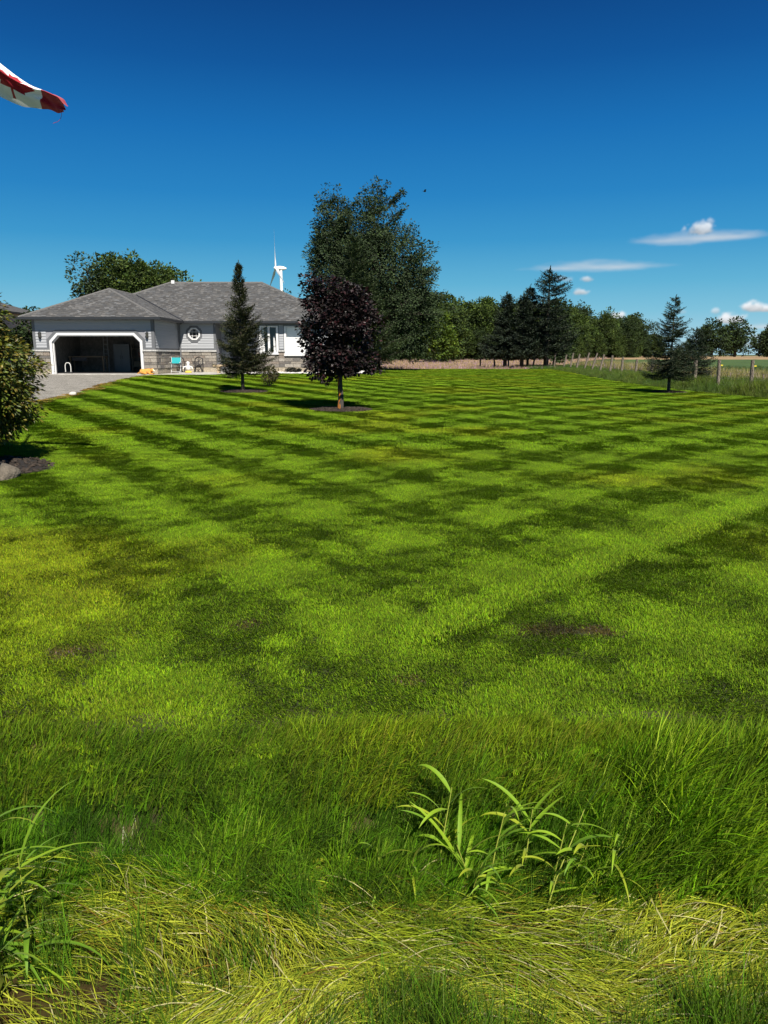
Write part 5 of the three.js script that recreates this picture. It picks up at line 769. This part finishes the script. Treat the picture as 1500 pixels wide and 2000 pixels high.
// ------------------------------------------------------------------ wire fence with leaning posts, weeds along it
{
  const F = thing('wire_fence', 'weathered post and wire fence along the right side of the lawn', 'fence', [15, 0.2, -45]), wood = new THREE.MeshStandardMaterial({ map: barkTex, roughness: 1, color: new THREE.Color(1.3, 1.26, 1.2), bumpMap: barkTex, bumpScale: 0.006 }), wire = mat(0.3, 0.3, 0.3, { roughness: 0.4, metalness: 0.8 });
  const P = [[16.8, -27.5, 0.02, 1.25], [15.12, -31.1, -0.02, 1.3], [14.55, -32.9, -0.03, 1.3], [14.9, -36.3, 0.0, 1.25], [15.25, -40.2, 0.0, 1.2], [15.5, -44.0, 0.02, 1.25], [15.75, -47.6, 0.06, 1.2], [16.0, -51.2, 0.05, 1.3], [16.2, -54.6, 0.12, 1.35], [16.3, -57.6, 0.2, 1.4], [16.35, -60.2, 0.28, 1.5], [16.4, -62.6, 0.26, 1.5], [16.35, -64.8, 0.18, 1.35], [16.3, -66.8, 0.18, 1.45], [16.1, -68.6, 0.22, 1.3], [15.7, -70.2, 0.06, 1.4], [15.1, -71.6, 0.1, 1.35], [14.2, -72.8, 0.16, 1.3], [13.2, -73.8, 0.08, 1.15], [12.2, -74.6, 0.02, 1.2], [11.0, -75.2, -0.1, 1.0], [9.6, -75.8, 0.0, 0.95]];
  const tops = [];
  P.forEach(([x, z, lean, h], i) => {
    const y = gy(x, z), a = [x - 15, y - 0.35 - 0.2, z + 45], k = 0.078 + 0.02 * h3(i, 3, 1); const b = [a[0] + Math.sin(lean) * (h + 0.35), a[1] + Math.cos(lean) * (h + 0.35), a[2] + 0.08 * (h3(i, 5, 2) - 0.5)];
    mesh('post', limbG([a, [mix(a[0], b[0], 0.5) + 0.01, mix(a[1], b[1], 0.5), mix(a[2], b[2], 0.5)], b], k * 1.1, k * 0.85, 8), wood, F); const cap = new THREE.CircleGeometry(k * 0.85, 8); cap.rotateX(-Math.PI / 2); cap.translate(...b); mesh('post_top', cap, wood, F); tops.push([a, b, h]);
    if (i === 1 || i === 2) mesh('insulator', boxG(b[0] + 0.05, b[0] + 0.17, b[1] - 0.26, b[1] - 0.22, b[2] - 0.02, b[2] + 0.02), mat(0.75, 0.6, 0.03), F);
  });
  for (const hh of [0.25, 0.5, 0.75, 1.0]) for (let i = 1; i < tops.length; i++) { const at = ([a, b, h]) => { const t = (0.35 + Math.min(hh, h - 0.08)) / (h + 0.35); return [mix(a[0], b[0], t) - 0.05, mix(a[1], b[1], t), mix(a[2], b[2], t)]; }; mesh('wire', barG(at(tops[i - 1]), at(tops[i]), 0.0035, 0.0035, 4), wire, F); }
  const r = rng(161), weeds = [], pale = [], stalks = [];
  const geos = [1, 2, 3].map(s => tuft(60, 0.22, 0.62, 0.012, 0.1, 0.8, null, 460 + s, 3)), straw = [1, 2, 3].map(s => tuft(26, 0.25, 0.8, 0.016, 0.05, 0.5, null, 470 + s, 3));
  for (let i = 0; i < 3400; i++) { const z = -22 - 52 * r(), d = -z, x = lawnRight(z) + 0.1 + r() * 4.2, n = fbm(x * 0.5, z * 0.5, 90, 3), g = 0.75 + 0.5 * r(), e = sstep(0.1, 1.2, x - lawnRight(z)); weeds.push({ x, y: gy(x, z) - 0.02, z, turn: r() * 6.28, s: mix(0.28, mix(0.85, 0.5, sstep(42, 58, d)), e) * (0.6 + 0.8 * n), c: [mix(0.05, 0.12, n) * g, mix(0.12, 0.17, n) * g, 0.016 * g] }); }
  for (let i = 0; i < 900; i++) { const z = -67 - 9 * r(), x = 13 + r() * 6, g = 0.75 + 0.5 * r(); weeds.push({ x, y: gy(x, z) - 0.02, z, turn: r() * 6.28, s: 0.25 + 0.35 * r(), c: [0.06 * g, 0.13 * g, 0.018 * g] }); }
  for (let i = 0; i < 2600; i++) { const z = -28 - 46 * r(), x = 18.2 + r() * 4.5 + sstep(40, 28, -z) * 3, g = 0.7 + 0.5 * r(); if (fbm(x * 0.8, z * 0.4, 33, 2) < 0.38) continue; pale.push({ x, y: gy(x, z) - 0.02, z, turn: r() * 6.28, s: 0.5 + 0.55 * r(), c: [0.28 * g, 0.27 * g, 0.09 * g] }); }
  for (let i = 0; i < 2200; i++) { const z = -28 - 46 * r(), x = 17.5 + r() * 26 * Math.sqrt(r()), g = 0.7 + 0.5 * r(); weeds.push({ x, y: gy(x, z) - 0.02, z, turn: r() * 6.28, s: 0.3 + 0.3 * r(), c: [0.055 * g, 0.12 * g, 0.016 * g] }); }
  for (let i = 0; i < 9000; i++) { const d = 67.6 + 60 * r() ** 1.6, x = mix(-12, 40, r()), z = -d; if (x > lerpTable([[67, 15.4], [80, 18], [100, 26], [128, 40]], d)) continue; const g = 0.7 + 0.5 * r(); stalks.push({ x, y: gy(x, z) - 0.02, z, turn: r() * 6.28, s: 0.22 + 0.22 * r(), c: [0.36 * g, 0.28 * g, 0.17 * g] }); }
  scatter('fence_weeds', geos, weeds, grassMat, 'rough green weeds growing along the wire fence', 'weeds');
  scatter('dead_grass', straw, pale, grassMat, 'pale dead grass standing beyond the wire fence', 'grass');
  scatter('stubble', straw, stalks, grassMat, 'beige crop stubble behind the lawn', 'stubble');
}

// ------------------------------------------------------------------ wind turbine
{
  const w = mat(0.8, 0.8, 0.79, { roughness: 0.45 }), D = 873, hub = 96, X = (548 - 750) / 1487.6 * D;
  const t = thing('wind_turbine', 'white three bladed wind turbine far behind the house roof', 'wind turbine', [X, 0.5, -D], 0);
  mesh('tower', limbG([[3, 0, 0], [3, 48, 0], [3, 94.5, 0]], 2.6, 1.5, 16), w, t);
  const head = new THREE.Group(); head.position.set(3, hub, 0); head.rotation.y = -1.18; t.add(head); head.name = 'rotor_head';
  const nac = new THREE.LatheGeometry([[0, -5.8], [1.2, -5.4], [2.3, -3], [2.5, 0], [2.1, 3], [0.9, 6.2], [0, 6.6]].map(p => new THREE.Vector2(...p)), 20); nac.rotateX(-Math.PI / 2); mesh('nacelle', nac, w, head);
  const sp = new THREE.SphereGeometry(1.7, 16, 12); sp.scale(1, 1, 1.2); sp.translate(0, 0, 6.2); mesh('hub', sp, w, head);
  for (const a of [0.03, 0.03 + 2.094, 0.03 - 2.094]) {
    const pos = [], idx = [], n = 18, k = 8; for (let i = 0; i <= n; i++) { const s = i / n, y = 1 + s * 40, ch = lerpTable([[0, 2.0], [0.08, 2.2], [0.2, 3.8], [0.5, 2.4], [1, 0.5]], s), th = ch * mix(0.9, 0.14, sstep(0, 0.25, s)), tw = mix(0.9, 0.1, Math.sqrt(s)); for (let j = 0; j <= k; j++) { const q = j / k * 6.283, cx = Math.cos(q) * ch / 2 - (ch * 0.2), cz = Math.sin(q) * th / 2; pos.push(cx * Math.cos(tw) - cz * Math.sin(tw), y, cx * Math.sin(tw) + cz * Math.cos(tw)); if (i && j) { const b = i * (k + 1) + j; idx.push(b, b - 1, b - k - 1, b - 1, b - k - 2, b - k - 1); } } }
    const g = new THREE.BufferGeometry(); g.setAttribute('position', new THREE.Float32BufferAttribute(pos, 3)); g.setIndex(idx); g.computeVertexNormals(); g.rotateZ(a); g.translate(0, 0, 6.3); mesh('blade', g, w, head);
  }
}
// ------------------------------------------------------------------ flag on its pole, bird
{
  const c = document.createElement('canvas'); c.width = 1024; c.height = 512; const x = c.getContext('2d');
  x.fillStyle = '#f2f2f0'; x.fillRect(0, 0, 1024, 512); x.fillStyle = '#a40620'; x.fillRect(0, 0, 256, 512); x.fillRect(768, 0, 256, 512);
  const half = [[0, -0.44], [0.085, -0.28], [0.16, -0.32], [0.115, -0.06], [0.24, -0.2], [0.27, -0.125], [0.4, -0.15], [0.355, -0.02], [0.43, 0.02], [0.21, 0.2], [0.235, 0.28], [0.025, 0.25], [0.03, 0.45], [0, 0.45]], sc = 430;
  x.beginPath(); half.forEach(([a, b], i) => i ? x.lineTo(512 + a * sc, 256 + b * sc) : x.moveTo(512 + a * sc, 256 + b * sc)); half.slice().reverse().forEach(([a, b]) => x.lineTo(512 - a * sc, 256 + b * sc)); x.closePath(); x.fill();
  const ft = new THREE.CanvasTexture(c); ft.colorSpace = THREE.SRGBColorSpace;
  const T = thing('flag', 'red and white maple leaf flag folded over in the wind', 'flag', [-5.05, 5.06, -9.7]);
  // cloth: u along the fly, v from the lower edge to the upper edge; folded along its length and drawn together towards the tip
  const NU = 60, NV = 30, pos = [], uv = [], idx = [];
  for (let i = 0; i <= NU; i++) for (let j = 0; j <= NV; j++) {
    const u = i / NU, v0 = j / NV, v = v0 > 0.52 ? 0.72 + 0.28 * (v0 - 0.52) / 0.48 : v0 / 0.52 * 0.72, wd = mix(0.52, 0.24, sstep(0.05, 0.9, u)) * (1 - 0.5 * sstep(0.93, 1, u)), ax = u * 1.27, ay = -u * 0.5 - 0.06 * u * u + 0.03 * Math.sin(u * 9), az = 0.1 * Math.sin(u * 6 + 1);
    const ph = (v - 0.5), s = ph * wd, k = sstep(0.0, 0.25, u), fold = (v > 0.72 ? (1 - v) * 1.0 : 0.28 - (0.72 - v) * 0.72) * wd * k * 1.9 + Math.sin(v * 11 + u * 7) * 0.035 * k, curl = 0;
    pos.push(ax + 0.42 * s + 0.2 * fold, ay + mix(0.86, 0.56, k) * s, az + fold + curl * 1.2 + 0.015 * Math.sin(u * 31 + v * 12)); uv.push(u, v0);
    if (i && j) { const b = i * (NV + 1) + j; idx.push(b, b - 1, b - NV - 1, b - 1, b - NV - 2, b - NV - 1); }
  }
  const g = new THREE.BufferGeometry(); g.setAttribute('position', new THREE.Float32BufferAttribute(pos, 3)); g.setAttribute('uv', new THREE.Float32BufferAttribute(uv, 2)); g.setIndex(idx); g.computeVertexNormals();
  mesh('cloth', g, new THREE.MeshPhysicalMaterial({ map: ft, roughness: 0.85, side: THREE.DoubleSide, transmission: 0.2, thickness: 0 }), T);
  mesh('loose_thread', tubeG([[1.2, -0.54, 0.0], [1.19, -0.64, 0.02], [1.15, -0.68, 0.02], [1.09, -0.7, 0.02]], 0.0025, 4, 14), mat(0.3, 0.01, 0.03), T);
  const P = thing('flagpole', 'tall white flagpole just outside the left edge', 'flagpole', [-5.12, 0.1, -9.7]); mesh('pole', limbG([[0, -0.1, 0], [0, 3, 0], [0, 6.1, 0]], 0.045, 0.028, 10), mat(0.75, 0.75, 0.75, { roughness: 0.3 }), P); mesh('finial', new THREE.SphereGeometry(0.06, 12, 10).translate(0, 6.14, 0), mat(0.6, 0.5, 0.2, { metalness: 0.8, roughness: 0.3 }), P);
  const bird = new THREE.BufferGeometry(); // small bird with half spread wings
  const body = new THREE.SphereGeometry(1, 10, 8); body.scale(0.085, 0.035, 0.035); const wing = s => poly([[0.05, 0.01, 0], [-0.05, 0.01, 0], [-0.1, 0.05, s * 0.2], [0.0, 0.055, s * 0.2]], p => [p[0], p[2]]);
  const b = tag(mesh('bird', join([body, wing(1), wing(-1), poly([[-0.07, 0, 0.01], [-0.07, 0, -0.01], [-0.15, 0, -0.03], [-0.15, 0, 0.03]], p => [p[0], p[2]])]), mat(0.02, 0.02, 0.022, { side: THREE.DoubleSide })), 'tiny dark bird flying in the clear sky', 'bird'); b.position.set(2.1, 9.9, -41); b.rotation.y = 0.4;
}
renderer.render(scene, camera);
